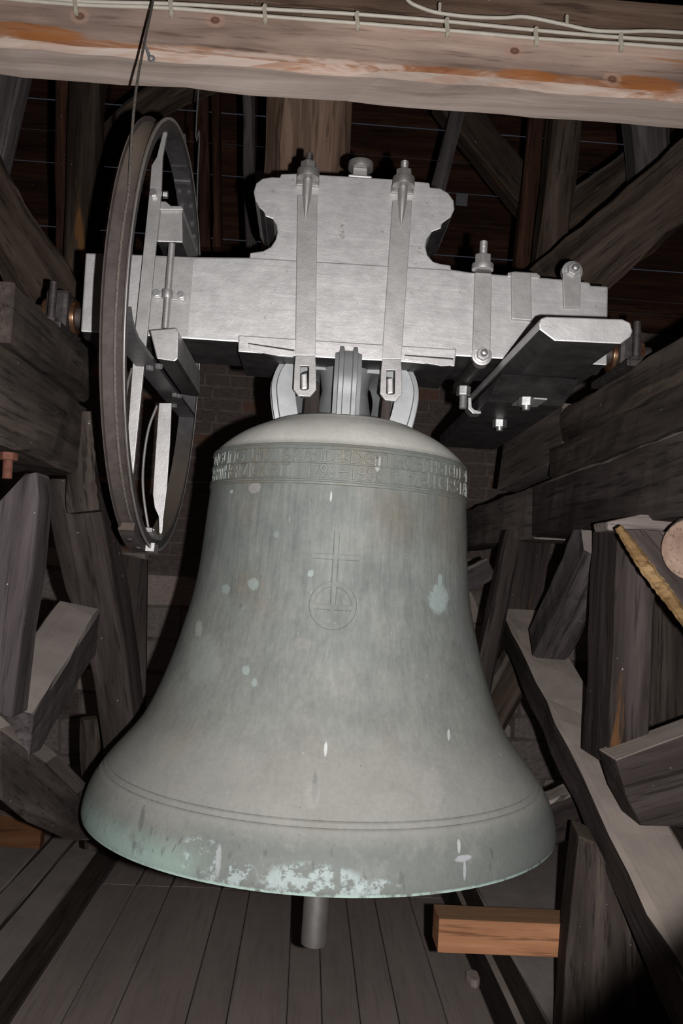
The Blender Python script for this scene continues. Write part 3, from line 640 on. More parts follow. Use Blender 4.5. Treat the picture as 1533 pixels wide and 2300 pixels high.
def on_bell(px, py):
    """bell coordinates (x,z) of a photographed mark: walk the ray to the bell's surface"""
    d = ray(px, py)
    for i in range(2000):
        p = EYE_P + d*(1.3+i*0.0006)
        q = p - V((BX, BY, EYE))
        if -0.62 < q.z < 0.40 and math.hypot(q.x, q.y) <= bell_r(q.z): return q
    return q
_pale = (0.30, 0.36, 0.35); _white = (0.55, 0.57, 0.56); _dk = (0.095, 0.10, 0.095); _mauve = (0.33, 0.31, 0.31)
SPOTS = []
for px, py, rx, rz, col, amt in ((985, 1345, .027, .034, _pale, .95), (987, 1303, .006, .016, _pale, .95), (568, 1312, .014, .014, _pale, .7), (507, 1323, .011, .012, _pale, .6), (697, 1288, .007, .008, _pale, .9),
        (552, 1505, .009, .010, _pale, .8), (571, 1533, .006, .009, _pale, .7), (446, 1412, .010, .020, (.33, .355, .335), .9), (455, 1480, .045, .06, (.285, .315, .295), .45), (743, 1115, .0022, .013, _white, .95),
        (731, 1682, .0035, .014, _white, .9), (706, 1768, .006, .026, (.17, .175, .165), .9), (700, 1788, .016, .022, (.33, .32, .31), .5), (1007, 1650, .0035, .012, _white, .85), (318, 1840, .006, .024, _dk, .7),
        (572, 1095, .016, .014, _mauve, .8), (520, 1104, .004, .005, _white, .8), (848, 1042, .0065, .018, _white, .55), (541, 1360, .005, .006, _dk, .6), (970, 1775, .026, .040, (.32, .30, .29), .45), (880, 1800, .05, .016, (.31, .295, .275), .4),
        (1040, 1928, .019, .006, (.40, .40, .43), .9), (1043, 1955, .0035, .018, (.40, .40, .43), .9), (490, 1935, .006, .03, (.36, .37, .38), .8), (680, 1445, .02, .014, (.24, .225, .205), .5), (1030, 1900, .004, .012, _white, .7), (620, 1200, .007, .009, _pale, .4)):
    q = on_bell(px, py); SPOTS.append((q.x, q.z, rx, rz, col, amt))
M['bell_bronze'] = bell_mat()
bell = thing('bell', 'large grey-green bronze bell hanging in the middle of the picture', 'bell', (BX, BY, EYE-0.62))
lathe('bell_body', [(max(r, 1e-4), z_) for r, z_ in fine] + inner, V((BX, BY, EYE)), (0, 0, 1), 'bell_bronze', bell, 160, frame=BF)

# raised inscription band
def wrap(th, z, h): 
    r = bell_r(z)+h
    return V((BX + r*math.sin(th), BY - r*math.cos(th), EYE + z))
def ring(name, z, hw, hh, parent):
    n = 128; vs_, fs = [], []
    for dz, dh in ((-hw, -0.001), (-hw*0.5, hh), (hw*0.5, hh), (hw, -0.001)):
        for i in range(n): vs_.append(wrap(2*math.pi*i/n, z+dz, dh))
    for a in range(3):
        for i in range(n): fs.append([a*n+i, a*n+(i+1) % n, (a+1)*n+(i+1) % n, (a+1)*n+i])
    return mk(name, vs_, fs, 'bell_relief', parent, None, BF, 0, 1, True)
def relief_mat():
    k = NT('bell_relief'); obj = k.tc.outputs['Object']
    n = k.noise(obj, 30.0, 5, 0.65); nl = k.noise(obj, 6.0, 3, 0.5)
    c = k.ramp(n, [(0.3, (0.135, 0.152, 0.140)), (0.7, (0.20, 0.215, 0.197))])
    c = k.mix(k.math('MULTIPLY', k.step(nl, 0.5, 0.66), 0.5), c, (0.155, 0.125, 0.09))
    c = k.mix(k.math('MULTIPLY', k.step(k.nz(), 0.3, 0.7), 0.5), c, (0.30, 0.30, 0.275))
    return k.fin(c, 0.55, 0.15, k.bump(n, 0.12, 0.0015), 0.4)
M['bell_relief'] = relief_mat()
band = ring('inscription_band', 0.288, 0.0045, 0.0034, bell)
band['label'] = 'raised two-line inscription band below the shoulder'
for z_, hw in ((0.279, 0.0025), (0.2455, 0.0022), (0.2085, 0.0025), (0.199, 0.0045)):
    ring('moulding', z_, hw, 0.0030, band)

def arc(cx, cy, rx, ry, a0, a1, n=9):
    return [(cx+rx*math.cos(math.radians(a0+(a1-a0)*i/n)), cy+ry*math.sin(math.radians(a0+(a1-a0)*i/n))) for i in range(n+1)]
GLYPH = {
 'D': (.8, [[(0, 0), (0, 1)], arc(0, .5, .78, .5, 90, -90)]), 'I': (.12, [[(.06, 0), (.06, 1)]]),
 'G': (.85, [arc(.45, .5, .45, .5, 60, 330), [(.84, .28), (.86, .46), (.55, .46)]]),
 'U': (.72, [[(0, 1)] + arc(.35, .35, .35, .35, 180, 360) + [(.7, 1)], [(.7, .4), (.7, 0)]]),
 'N': (.72, [[(0, 0), (0, 1)], [(0, .62)] + arc(.35, .65, .35, .35, 180, 0) + [(.7, .15), (.62, 0)]]),
 'B': (.62, [[(0, 0), (0, 1)], arc(0, .76, .5, .24, 90, -90), arc(0, .26, .6, .26, 90, -90)]),
 'R': (.66, [[(0, 0), (0, 1)], arc(0, .74, .52, .26, 90, -90), [(.12, .48), (.64, 0)]]),
 'A': (.72, [[(0, 0), (.36, 1), (.72, 0)], [(.14, .36), (.58, .36)]]),
 'E': (.72, [arc(.48, .5, .48, .5, 55, 305), [(0, .52), (.62, .52)]]),
 'M': (.95, [[(0, 0), (0, 1)], [(0, .6)] + arc(.23, .68, .23, .32, 180, 0) + [(.46, 0)], [(.46, .6)] + arc(.69, .68, .23, .32, 180, 0) + [(.92, 0)]]),
 'H': (.72, [[(0, 0), (0, 1)], [(.7, 0), (.7, 1)], [(0, .52), (.7, .52)]]),
 'O': (.84, [arc(.42, .5, .42, .5, 0, 360, 18)]), 'C': (.78, [arc(.45, .5, .45, .5, 55, 305)]),
 'S': (.56, [arc(.29, .75, .27, .25, 40, 270, 7) + arc(.29, .25, .27, .25, 90, -140, 7)]),
 'T': (.66, [[(.33, 0), (.33, 1)], [(0, 1), (.66, 1)]]), 'Z': (.66, [[(0, 1), (.62, 1), (.02, 0), (.66, 0)]]),
 'K': (.64, [[(0, 0), (0, 1)], [(.62, 1), (.03, .5), (.64, 0)]]),
 '1': (.22, [[(0, .8), (.16, 1), (.16, 0)]]), '7': (.6, [[(0, 1), (.6, 1), (.18, 0)]]),
 '9': (.6, [arc(.3, .72, .3, .28, 0, 360, 14), [(.6, .72), (.52, .35), (.2, 0)]]),
 '8': (.6, [arc(.3, .76, .25, .24, 0, 360, 12), arc(.3, .26, .3, .26, 0, 360, 12)]),
 '5': (.58, [[(.55, 1), (.12, 1), (.08, .58)] + arc(.25, .32, .32, .3, 110, -120, 9)]),
 '6': (.6, [[(.5, 1), (.12, .5)], arc(.3, .28, .3, .28, 0, 360, 14)]),
 '-': (.5, [[(0, .5), (.5, .56)]]), '*': (.7, [[(.35, 0), (.35, 1)], [(0, .25), (.7, .75)], [(0, .75), (.7, .25)]]),
 '+': (.5, [[(.25, 0), (.25, 1)], [(0, .68), (.5, .68)]]),
}
def strokes(name, polys, half, hh, place, mat, parent):
    vs_, fs = [], []
    for pl in polys:
        pl = [V((a, b, 0)) for a, b in pl]; fine_ = [pl[0]]
        for p_, q_ in zip(pl, pl[1:]):
            m_ = max(1, int((q_-p_).length/0.006))
            fine_ += [p_.lerp(q_, (i_+1)/m_) for i_ in range(m_)]
        pl = fine_; b0 = len(vs_)
        for i, p in enumerate(pl):
            t = (pl[min(i+1, len(pl)-1)]-pl[max(i-1, 0)]); t.normalize(); nrm_ = V((-t.y, t.x, 0))
            q = p - t*half if i == 0 and (pl[0]-pl[-1]).length > 1e-4 else (p + t*half if i == len(pl)-1 and (pl[0]-pl[-1]).length > 1e-4 else p)
            for o_, h_ in ((-half, -0.001), (-half*.62, hh), (half*.62, hh), (half, -0.001)):
                w_ = q+nrm_*o_; vs_.append(place(w_.x, w_.y, h_))
        for i in range(len(pl)-1):
            for j in range(3): fs.append([b0+i*4+j, b0+i*4+j+1, b0+(i+1)*4+j+1, b0+(i+1)*4+j])
        e = b0+(len(pl)-1)*4
        fs += [[b0, b0+1, b0+2, b0+3], [e+3, e+2, e+1, e]]
    return mk(name, vs_, fs, mat, parent, None, BF, 0, 1, False)
def th_of(px, z_):
    s = 0
    lo, hi = -1.45, 1.45          # angle whose projected x equals px
    def proj(th):
        d = wrap(th, z_, 0)-EYE_P; return 766.5+F_PX*d.dot(RIGHT)/d.dot(FWD)
    for _ in range(50):
        m_ = (lo+hi)/2
        if proj(m_) < px: lo = m_
        else: hi = m_
    return (lo+hi)/2
def word(text, x0, x1, zb, h):
    t0, t1 = th_of(x0, zb+h/2), th_of(x1, zb+h/2)
    ws = [GLYPH[ch_][0] for ch_ in text]; gap = 0.30; tot = sum(ws)+gap*(len(text)-1); kx = (t1-t0)/tot; u = 0.0
    for ch_, w_ in zip(text, ws):
        base = t0+u*kx
        r_ = bell_r(zb); ax = kx*r_
        polys = [[(a*ax, b*h) for a, b in pl] for pl in GLYPH[ch_][1]]
        strokes('letter', polys, 0.0030, 0.0022, lambda x, y, hgt, base=base, r_=r_: wrap(base+x/r_, zb+y, hgt), 'bell_relief', band)
        u += w_+gap
for tx, a, b in (('DIGUNG', 483, 547), ('UND', 565, 612), ('BRAND', 638, 750), ('*', 759, 781), ('DEM', 790, 872), ('HOECHSTEN', 889, 1026), ('DIE', 1032, 1051)):
    word(tx, a, b, 0.2505, 0.0245)
for tx, a, b in (('BARMHERZIGKEIT', 479, 648), ('1798', 692, 751), ('-', 763, 779), ('1956', 790, 860), ('+', 880, 895), ('NEU', 919, 976), ('ERSTAND', 986, 1053)):
    word(tx, a, b, 0.2135, 0.0275)
# orb and cross in low relief
q0 = on_bell(747, 1360); th0 = math.atan2(q0.x, -q0.y); zc = q0.z
emb = [arc(0, 0, 0.047, 0.047, 0, 360, 36), [(-0.038, -0.004), (0.038, -0.004)], [(0, -0.004), (0.0, 0.158)], [(-0.046, 0.108), (0.046, 0.108)]]
eo = strokes('cross_emblem', emb, 0.0078, 0.0020, lambda x, y, hgt: wrap(th0+x/bell_r(zc+y), zc+y, hgt), 'bell_bronze', bell)
eo['label'] = 'orb-and-cross emblem in low relief'

# crown: six ribbed canons around a centre block
def canon(ang):
    ca, sa = math.cos(ang), math.sin(ang)
    front = abs(sa) > 0.8
    rr = [(0.03, 0.560), (0.10, 0.556), (0.146, 0.536), (0.168, 0.488), (0.163, 0.43), (0.150, 0.375)] if not front else [(0.03, 0.555), (0.085, 0.556), (0.128, 0.543), (0.147, 0.495), (0.148, 0.44), (0.150, 0.375)]
    path = catmull([V((BX+r*ca, BY+r*sa, EYE+z_)) for r, z_ in rr], 6)
    w = 0.034; t = 0.030
    prof = []
    for a, b in ((-1, -1), (-1, .55), (-.72, .62), (-.66, 1), (-.36, 1), (-.28, .72), (.28, .72), (.36, 1), (.66, 1), (.72, .62), (1, .55), (1, -1)):
        prof.append((a*w, b*t))
    return sweep('canon', path, prof, 'silver_bronze', bell, ref=(-sa, ca, 0), smooth=True)
for ang in (270, 90, 188, 352, 140, 40): canon(math.radians(ang))
lathe('crown_block', [(0.0001, 0.56), (0.06, 0.56), (0.072, 0.545), (0.062, 0.48), (0.075, 0.41), (0.12, 0.375)], V((BX, BY, EYE)), (0, 0, 1), 'silver_bronze', bell, 24)

# clapper
cl = thing('clapper', 'iron clapper with its rod end hanging out below the bell mouth', 'clapper', (BX, BY, 0.492))
lathe('clapper_ball', [(0.0001, -0.36), (0.05, -0.37), (0.1, -0.43), (0.115, -0.49), (0.1, -0.55), (0.05, -0.60), (0.038, -0.62)], V((BX+.005, BY, EYE)), (0, 0, 1), 'iron_dark', cl, 24)
cyl('shank', (BX, BY, EYE+0.36), (BX+.005, BY, EYE-0.38), 0.028, 'iron_dark', cl)
lathe('clapper_tail', [(0.0315, -0.60), (0.0325, -0.75), (0.0335, -0.85), (0.0345, -0.945), (0.0335, -0.956), (0.027, -0.959), (0.0001, -0.959)], V((BX+.006, BY, EYE)), (0, 0, 1), 'silver_dull', cl, 28)

# ================================================================== HEADSTOCK
YF, YK = 2.12, 2.38
hs = thing('headstock', 'silver painted wooden headstock with carved top block, carrying the bell', 'headstock', (BX, BY, 2.016))
def HP(pts, Y=YF): return [A(x, y, Y) for x, y in pts]
def crop4(pts): return [(500+x/2.643, 330+y/2.643) for x, y in pts]
dark_below(prism('beam', HP([(192, 568), (300, 571), (440, 577), (560, 578), (700, 586), (1015, 605), (1060, 612), (1200, 622), (1262, 627), (1304, 632), (1324, 634), (1326, 641), (1365, 643), (1363, 821), (1180, 810), (900, 792), (600, 773), (300, 753), (181, 745)]), (0, YK-YF, 0), 'silver_wood', hs, (1, 0, 0), 0.004))
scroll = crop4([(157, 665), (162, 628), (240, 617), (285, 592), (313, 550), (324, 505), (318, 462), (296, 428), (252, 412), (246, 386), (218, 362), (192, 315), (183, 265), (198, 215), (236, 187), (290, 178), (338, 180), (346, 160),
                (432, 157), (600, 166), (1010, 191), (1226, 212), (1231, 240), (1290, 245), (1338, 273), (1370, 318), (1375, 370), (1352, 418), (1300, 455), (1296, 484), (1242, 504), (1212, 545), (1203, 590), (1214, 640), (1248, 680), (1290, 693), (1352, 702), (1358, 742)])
dark_below(prism('carved_block', HP(scroll, YF+0.004), (0, YK-YF-0.01, 0), 'silver_wood', hs, (1, 0, 0), 0.003))
dark_below(prism('lower_pad', HP(crop4([(93, 1116), (435, 1139), (850, 1166), (1386, 1199), (1376, 1304), (1060, 1276), (560, 1250), (300, 1232), (90, 1216)]), YF-0.012), (0, YK-YF+0.008, 0), 'silver_wood', hs, (1, 0, 0), 0.003))
for pts in ([(150, 1168), (425, 1212), (420, 1246), (330, 1240), (160, 1208)], [(1080, 1238), (1368, 1262), (1366, 1296), (1300, 1300), (1080, 1262)]):
    prism('wedge', HP(crop4(pts), YF-0.017), (0, 0.010, 0), 'silver_wood', hs, (1, 0, 0), 0.001)
    a_, b_ = pts[0], pts[1]
    prism('crack', HP(crop4([a_, b_, (b_[0], b_[1]-9), (a_[0], a_[1]-5)]), YF-0.0135), (0, 0.006, 0), 'near_black', hs, (1, 0, 0), 0)

def strap(x_t, x_b, y_t, rodx):
    """front strap forged into a round rod at the top and a slotted foot below (crop coordinates)"""
    (l0, r0_), (l1, r1_) = x_t, x_b
    yb = 1238 if l0 < 800 else 1258
    s = prism('strap', HP(crop4([(l0, y_t), (r0_, y_t), (r1_, yb), (l1, yb)]), YF-0.013), (0, 0.013, 0), 'silver_metal', hs, (0, 0, 1), 0.0015)
    d = 0 if l0 < 800 else 26
    o = crop4([(l1+2, yb), (r1_-2, yb), (r1_+2, 1300+d), (r1_+4, 1440+d), (r1_-32, 1482+d), (l1+20, 1478+d), (l1-11, 1436+d), (l1-5, 1300+d)])
    cx = (l1+r1_)/2-6
    i_ = crop4([(cx-24, 1299+d), (cx+26, 1299+d), (cx+26, 1330+d), (cx+24, 1436+d), (cx+10, 1443+d), (cx-14, 1443+d), (cx-25, 1434+d), (cx-24, 1330+d)])
    def tilt(pts): return [A(x, y, YF-0.014-0.007*max(0, min(1, (y-795)/100))) for x, y in pts]
    holed_plate('strap_foot', tilt(o), tilt(i_), (0, 0.016, 0), 'silver_metal', hs)
    w = crop4([(cx-20, 1345+d), (cx+16, 1340+d), (cx+18, 1436+d), (cx-18, 1440+d)])
    prism('wedge_pin', [A(x, y, YF-0.026) for x, y in w], (0, 0.12, 0), 'silver_metal', hs, (0, 1, 0), 0.004)
    # wood packing behind the foot
    pk = crop4([(cx+12, 1400+d), (cx+92 if l0 < 800 else cx-40, 1395+d), (cx+86 if l0 < 800 else cx-62, 1600+d), (cx-6, 1600+d)])
    prism('packing', [A(x, y, YF+0.035) for x, y in pk], (0, 0.05, 0), 'oak_dark', hs, (0, 0, 1), 0.003)
    # rod, washer, nut
    rx, ry0 = rodx
    px, py = 500+rx/2.643, 330+ry0/2.643
    base = A(px, py, YF-0.020)
    lathe('rod', [(0.0012, -0.098), (0.005, -0.080), (0.0100, -0.045), (0.0118, -0.02), (0.0118, 0.0), (0.0118, 0.05)], base, (0, 0, 1), 'silver_metal', hs, 14, cap=True)
    p = base + V((0, 0.0, 0.006))
    box('plate', (p.x-0.030, YF-0.004, p.z-0.012), (p.x+0.029, YK+0.03, p.z+0.010), 'silver_dull', hs, (0, 1, 0), 0.002)
    cyl('washer', p+V((0, -.006, -0.004)), p+V((0, -.006, 0.018)), 0.0285, 'silver_dull', hs, 22, bevel=0.002)
    hexnut('nut', p+V((0, -.006, 0.018)), (0, 0, 1), 0.0215, 0.020, 'silver_dull', hs)
    thread('bolt_end', p+V((0, -.006, 0.038)), p+V((0, -.006, 0.062)), 0.0105, 'iron_dark' if l0 < 800 else 'silver_dull', hs)
strap((443, 562), (430, 551), 285, (505, 200))
strap((1008, 1124), (944, 1060), 318, (1070, 245))
# rear straps (their feet show between the canons)
for px in (690, 880):
    a = A(px, 600, YK+0.012)
    box('strap', (a.x-0.028, YK, 1.93), (a.x+0.028, YK+0.013, 2.46), 'silver_metal', hs, (0, 0, 1), 0.0015)
# stud in the middle of the top
p = A(808, 404, YF+0.03)
box('square_plate', (p.x-0.032, YF+0.004, p.z-0.006), (p.x+0.03, YF+0.07, p.z+0.002), 'silver_metal', hs)
box('stud_neck', (p.x-0.020, YF+0.015, p.z), (p.x+0.017, YF+0.052, p.z+0.026), 'silver_metal', hs, (0, 0, 1), 0.002)
cyl('stud_head', p+V((0, 0.0, 0.026)), p+V((0, 0.0, 0.046)), 0.033, 'silver_dull', hs, 20, bevel=0.003)
# clamps on the right arm
prism('clamp_strap', HP([(1067, 612), (1104, 614), (1101, 780), (1098, 790), (1063, 788), (1062, 778)], YF-0.014), (0, 0.014, 0), 'silver_metal', hs, (0, 0, 1), 0.0015)
c = A(1083, 606, YF-0.012)
cyl('washer', c+V((0, 0, -0.002)), c+V((0, 0, 0.014)), 0.028, 'silver_metal', hs, 22, bevel=0.002)
hexnut('nut', c+V((0, 0, 0.014)), (0, 0, 1), 0.0225, 0.024, 'silver_metal', hs)
thread('bolt_end', c+V((0, 0, 0.038)), c+V((0, 0, 0.075)), 0.0105, 'silver_metal', hs)
def eyebolt(px, py, Y, r):
    c = A(px, py, Y)
    cyl('eye', c+V((0, 0.018, 0)), c, r*1.25, 'silver_metal', hs, 22, bevel=0.002)
    cyl('washer', c, c+V((0, -0.005, 0)), r*0.98, 'silver_metal', hs, 22, bevel=0.001)
    hexnut('nut', c+V((0, -0.005, 0)), (0, -1, 0), r*0.80, 0.014, 'silver_metal', hs, twist=0.6)
    thread('bolt_end', c+V((0, -0.019, 0)), c+V((0, -0.033, 0)), r*0.42, 'silver_clean', hs)
eyebolt(1082, 798, YF-0.006, 0.021)
eyebolt(1285, 609, YF-0.004, 0.022)
prism('clamp_strap', HP([(1148, 610), (1192, 612), (1192, 622), (1194, 720), (1150, 716)], YF-0.012), (0, 0.28, 0), 'silver_metal', hs, (0, 0, 1), 0.002)
prism('clamp_plate', HP([(1140, 612), (1156, 609), (1205, 613), (1214, 620), (1210, 626), (1140, 622)], YF-0.002), (0, 0.27, 0), 'silver_metal', hs, (0, 1, 0), 0.002)
prism('clamp_strap', HP([(1264, 612), (1305, 612), (1302, 690), (1266, 690)], YF-0.012), (0, 0.012, 0), 'silver_metal', hs, (0, 0, 1), 0.0015)
# clamp bar below the arm with its hanging bolt
a = A(1078, 812, YF-0.005); b_ = V((a.x-0.002, YK+0.02, a.z-0.002))
cyl('clamp_bar', a, b_, 0.019, 'iron_dark', hs)
c = A(1041, 868, 2.30)
hexnut('nut', c, (0, 0, -1), 0.020, 0.026, 'silver_clean', hs)
thread('bolt_end', c+V((0, 0, -0.026)), c+V((0, 0, -0.062)), 0.011, 'silver_metal', hs)
# gudgeon pins
zg = 2.085
for sx_, x0 in ((-1, -0.60), (1, 0.725)):
    cyl('gudgeon', (x0, BY, zg), (x0+sx_*0.17, BY, zg), 0.028, 'iron_dark', hs, 20)
    cyl('gudgeon_collar', (x0+sx_*0.012, BY, zg), (x0+sx_*0.03, BY, zg), 0.058, 'iron_dark', hs, 24, bevel=0.003)
# bearings on the frame beams
for nm_, x0, sx_, zb, lb in (('bearing', -0.655, -1, 2.017, 'oily dark bearing block on the left frame beam behind the wheel'), ('bearing', 0.785, 1, 2.021, 'oily dark bearing block on the right frame beam beyond the lever')):
    b = thing(nm_, lb, 'bearing', (x0+sx_*0.05, BY, zb))
    box('base_plate', (min(x0, x0+sx_*.1), BY-0.14, zb), (max(x0, x0+sx_*.1), BY+0.14, zb+0.018), 'iron_dark', b, (0, 1, 0), 0.003)
    box('housing', (min(x0+sx_*.01, x0+sx_*.07), BY-0.06, zb+0.018), (max(x0+sx_*.01, x0+sx_*.07), BY+0.06, zb+0.125), 'iron_dark', b, (0, 1, 0), 0.012)
    cyl('bush', (x0+sx_*.0, BY, zg), (x0+sx_*.085, BY, zg), 0.045, 'brass_oily', b, 24, bevel=0.003)
    for dy in (-0.095, 0.095):
        cyl('bolt', (x0+sx_*.04, BY+dy, zb+0.015), (x0+sx_*.04, BY+dy, zb+0.13), 0.010, 'iron_dark', b)
        hexnut('nut', (x0+sx_*.04, BY+dy, zb+0.018), (0, 0, 1), 0.019, 0.018, M['iron_dark'], b)

# ================================================================== LEVER BOARDS (right)
lv = thing('lever', 'silver and black lever of two lapped boards under the right headstock arm', 'lever', (0.55, 2.3, 1.93))
LY = 1.715
f0 = [A(x, y, LY) for x, y in ((1211, 700), (1216, 688), (1228, 684), (1398, 690), (1416, 698), (1421, 718), (1416, 730), (1394, 746), (1246, 739), (1212, 714))]
top = max(p.z for p in f0); dz = 2.012-top
f0 = [p+V((0, 0, dz)) for p in f0]
lv_b = dark_below(prism('upper_board', f0, (0, 2.49-LY, 0), 'silver_wood', lv, (0, 1, 0), 0.003))
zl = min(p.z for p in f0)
dark_below(prism('lower_board', [(0.440, 2.02, zl-0.001), (0.440, 2.97, zl-0.001), (0.440, 2.97, zl-0.041), (0.440, 2.16, zl-0.041)], (0.198, 0, 0), 'near_black', lv, (0, 1, 0), 0.004))
zb = zl-0.041
for px, py in ((1182, 893), (1122, 943)):
    c = AZ(px, py, zb)
    hexnut('nut', V((c.x, c.y, zb)), (0, 0, -1), 0.021, 0.022, 'silver_clean', lv)
    cyl('bolt_end', V((c.x, c.y, zb-0.022)), V((c.x, c.y, zb-0.032)), 0.010, 'silver_clean', lv)
c = AZ(1192, 862, zl)
box('washer_plate', (c.x-0.03, c.y-0.03, zb-0.004), (c.x+0.035, c.y+0.07, zb), 'silver_metal', lv, (1, 0, 0), 0.001)
c = AZ(1060, 915, zl-0.02)
prism('bracket', [A(x, y, 2.30) for x, y in ((1051, 892), (1058, 893), (1059, 914), (1066, 921), (1080, 922), (1080, 929), (1062, 929), (1051, 918))], (0, 0.05, 0), 'silver_clean', lv, (0, 0, 1), 0.001)

# ================================================================== BELL WHEEL (left)
WX, WY, WZ, WR = -0.427, 2.25, 2.030, 0.552
wh = thing('rope_sheave', 'tall narrow bell wheel with grooved brown rim, seen almost edge-on at left', 'wheel', (WX, WY, WZ-WR))
def hoop(name, sec, mat, n=120, a0=0, a1=360, parent=None):
    """sec: closed list of (x offset, radius); angle 0 = towards the camera, 90 = top"""
    full = abs(a1-a0) >= 360; m = len(sec); vs_, fs = [], []
    cnt = n if full else n+1
    for i in range(cnt):
        t = math.radians(a0+(a1-a0)*i/n)
        for x, r in sec: vs_.append(V((WX+x, WY-r*math.cos(t), WZ+r*math.sin(t))))
    for i in range(n):
        k = (i+1) % cnt
        for j in range(m): fs.append([i*m+j, i*m+(j+1) % m, k*m+(j+1) % m, k*m+j])
    if not full: fs += [list(range(m)), [n*m+j for j in range(m-1, -1, -1)]]
    return mk(name, vs_, fs, mat, parent or wh, None, Matrix.Translation((WX, WY, WZ)), 0, 1, True)
rim = hoop('rim', [(-0.0245, WR-0.027), (0.0245, WR-0.027), (0.0245, WR-0.020), (-0.0245, WR-0.020)], 'rim_grey')
hoop('groove', [(-0.025, WR-0.020), (0.025, WR-0.020), (0.025, WR+0.002), (0.0215, WR+0.002), (0.0205, WR-0.0105), (0.006, WR-0.0165), (-0.006, WR-0.0165), (-0.0215, WR-0.009), (-0.0225, WR+0.002), (-0.025, WR+0.002)], 'rim_brown')
hoop('rim_edge', [(0.0250, WR-0.004), (0.0265, WR-0.004), (0.0265, WR+0.003), (0.0250, WR+0.003)], 'silver_metal')
# silver flats on the rear half of the rim
for a0, a1 in ((96, 128), (132, 176)):
    hoop('rim_flat', [(-0.022, WR-0.030), (0.022, WR-0.030), (0.022, WR-0.027), (-0.022, WR-0.027)], 'rim_grey', 20, a0, a1)
def bar(name, pts, Y, th, mat='silver_metal'):
    return prism(name, [A(x, y, Y) for x, y in pts], (0, th, 0), mat, wh, (0, 0, 1), 0.0012)
for a, dx in ((108, -0.014), (108, 0.014), (114, -0.012), (114, 0.014), (121, -0.014), (121, 0.012), (126, 0.014)):
    t_ = math.radians(a); n_ = V((0, math.cos(t_), -math.sin(t_)))
    hexnut('rim_bolt', V((WX+dx, WY-(WR-0.030)*math.cos(t_), WZ+(WR-0.030)*math.sin(t_))), n_, 0.006, 0.005, 'silver_clean', wh)
for a in (103, 131):
    hoop('weld_seam', [(-0.023, WR-0.033), (0.023, WR-0.033), (0.023, WR-0.027), (-0.023, WR-0.027)], 'silver_clean', 2, a, a+1.2)
# front and rear upright spokes, drawn out thin at their ends
bar('spoke', [(371, 276), (379, 276), (365, 350), (362, 430), (331, 745), (300, 1052), (292, 1110), (286, 1110), (281, 1052), (303, 745), (336, 425), (340, 372), (352, 352)], 2.075, 0.012)
bar('spoke', [(378, 905), (385, 905), (381, 1000), (374, 1100), (366, 1165), (364, 1195), (360, 1200), (357, 1196), (356, 1160), (347, 1140), (343, 1110), (350, 1000), (357, 905)], 2.40, 0.012)
a = A(412, 560, 2.40)
bar('spoke', [(400, 300), (409, 300), (416, 420), (424, 575), (440, 575), (428, 430), (416, 300)], 2.62, 0.010, 'rim_grey')
# horizontal spokes under the headstock
z0 = 1.925
sp_path = [V((WX+0.001, WY+dy, z0+0.005+dz)) for dy, dz in ((-0.510, 0.040), (-0.49, 0.022), (-0.455, 0.008), (-0.41, 0.0), (-0.2, 0.0), (0.1, 0.0), (0.4, 0.0), (0.512, 0.0))]
sweep('spoke', sp_path, [(0.027, -0.005), (0.027, 0.005), (-0.027, 0.005), (-0.027, -0.005)], 'rim_grey', wh, ref=(1, 0, 0), smooth=False)
fr_ = [A(x, y, 2.03) for x, y in ((336, 741), (396, 736), (400, 744), (399, 806), (392, 812), (352, 806))]
dark_below(prism('lower_block', fr_, (0.0, 0.42, 0.0), 'silver_metal', wh, (0, 1, 0), 0.003))
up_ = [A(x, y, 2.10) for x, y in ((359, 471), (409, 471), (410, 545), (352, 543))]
dark_below(prism('upper_block', up_, (0, 0.30, 0), 'silver_metal', wh, (0, 1, 0), 0.003))
prism('block_cap', [A(x, y, 2.09) for x, y in ((352, 452), (372, 452), (384, 462), (408, 462), (412, 471), (354, 471))], (0, 0.30, 0), 'silver_metal', wh, (0, 1, 0), 0.002)
for px, py, Y in ((345, 436, 2.074), (362, 438, 2.09), (377, 438, 2.10)):
    c = A(px, py, Y); hexnut('nut', c, (0, -1, 0) if px < 350 else (-1, 0, 0), 0.010, 0.012, 'silver_clean', wh)
cyl('tie_rod', A(371, 738, 2.085), A(386, 548, 2.085), 0.0085, 'silver_metal', wh)
c = A(376, 660, 2.085); cyl('collar', c+V((0, 0, -.012)), c+V((0, 0, .010)), 0.0135, 'silver_metal', wh, 14, bevel=.003)
prism('cross_strap', [A(x, y, 2.108) for x, y in ((343, 652), (416, 659), (414, 676), (342, 668))], (0, 0.012, 0), 'silver_metal', wh, (1, 0, 0), 0.0015)
for px, py in ((352, 660), (407, 664)):
    c = A(px, py, 2.108); hexnut('nut', c, (0, -1, 0), 0.0095, 0.010, 'silver_clean', wh)
prism('face_plate', [A(x, y, 2.116) for x, y in ((336, 576), (434, 582), (421, 757), (332, 750))], (0, 0.004, 0), 'silver_metal', wh, (0, 0, 1), 0.001)
for px, py in ((336, 822), (357, 818), (393, 884), (401, 886), (391, 908)):
    c = AZ(px, py, z0); hexnut('nut', V((c.x, c.y, z0)), (0, 0, -1), 0.010, 0.010, 'silver_clean', wh)
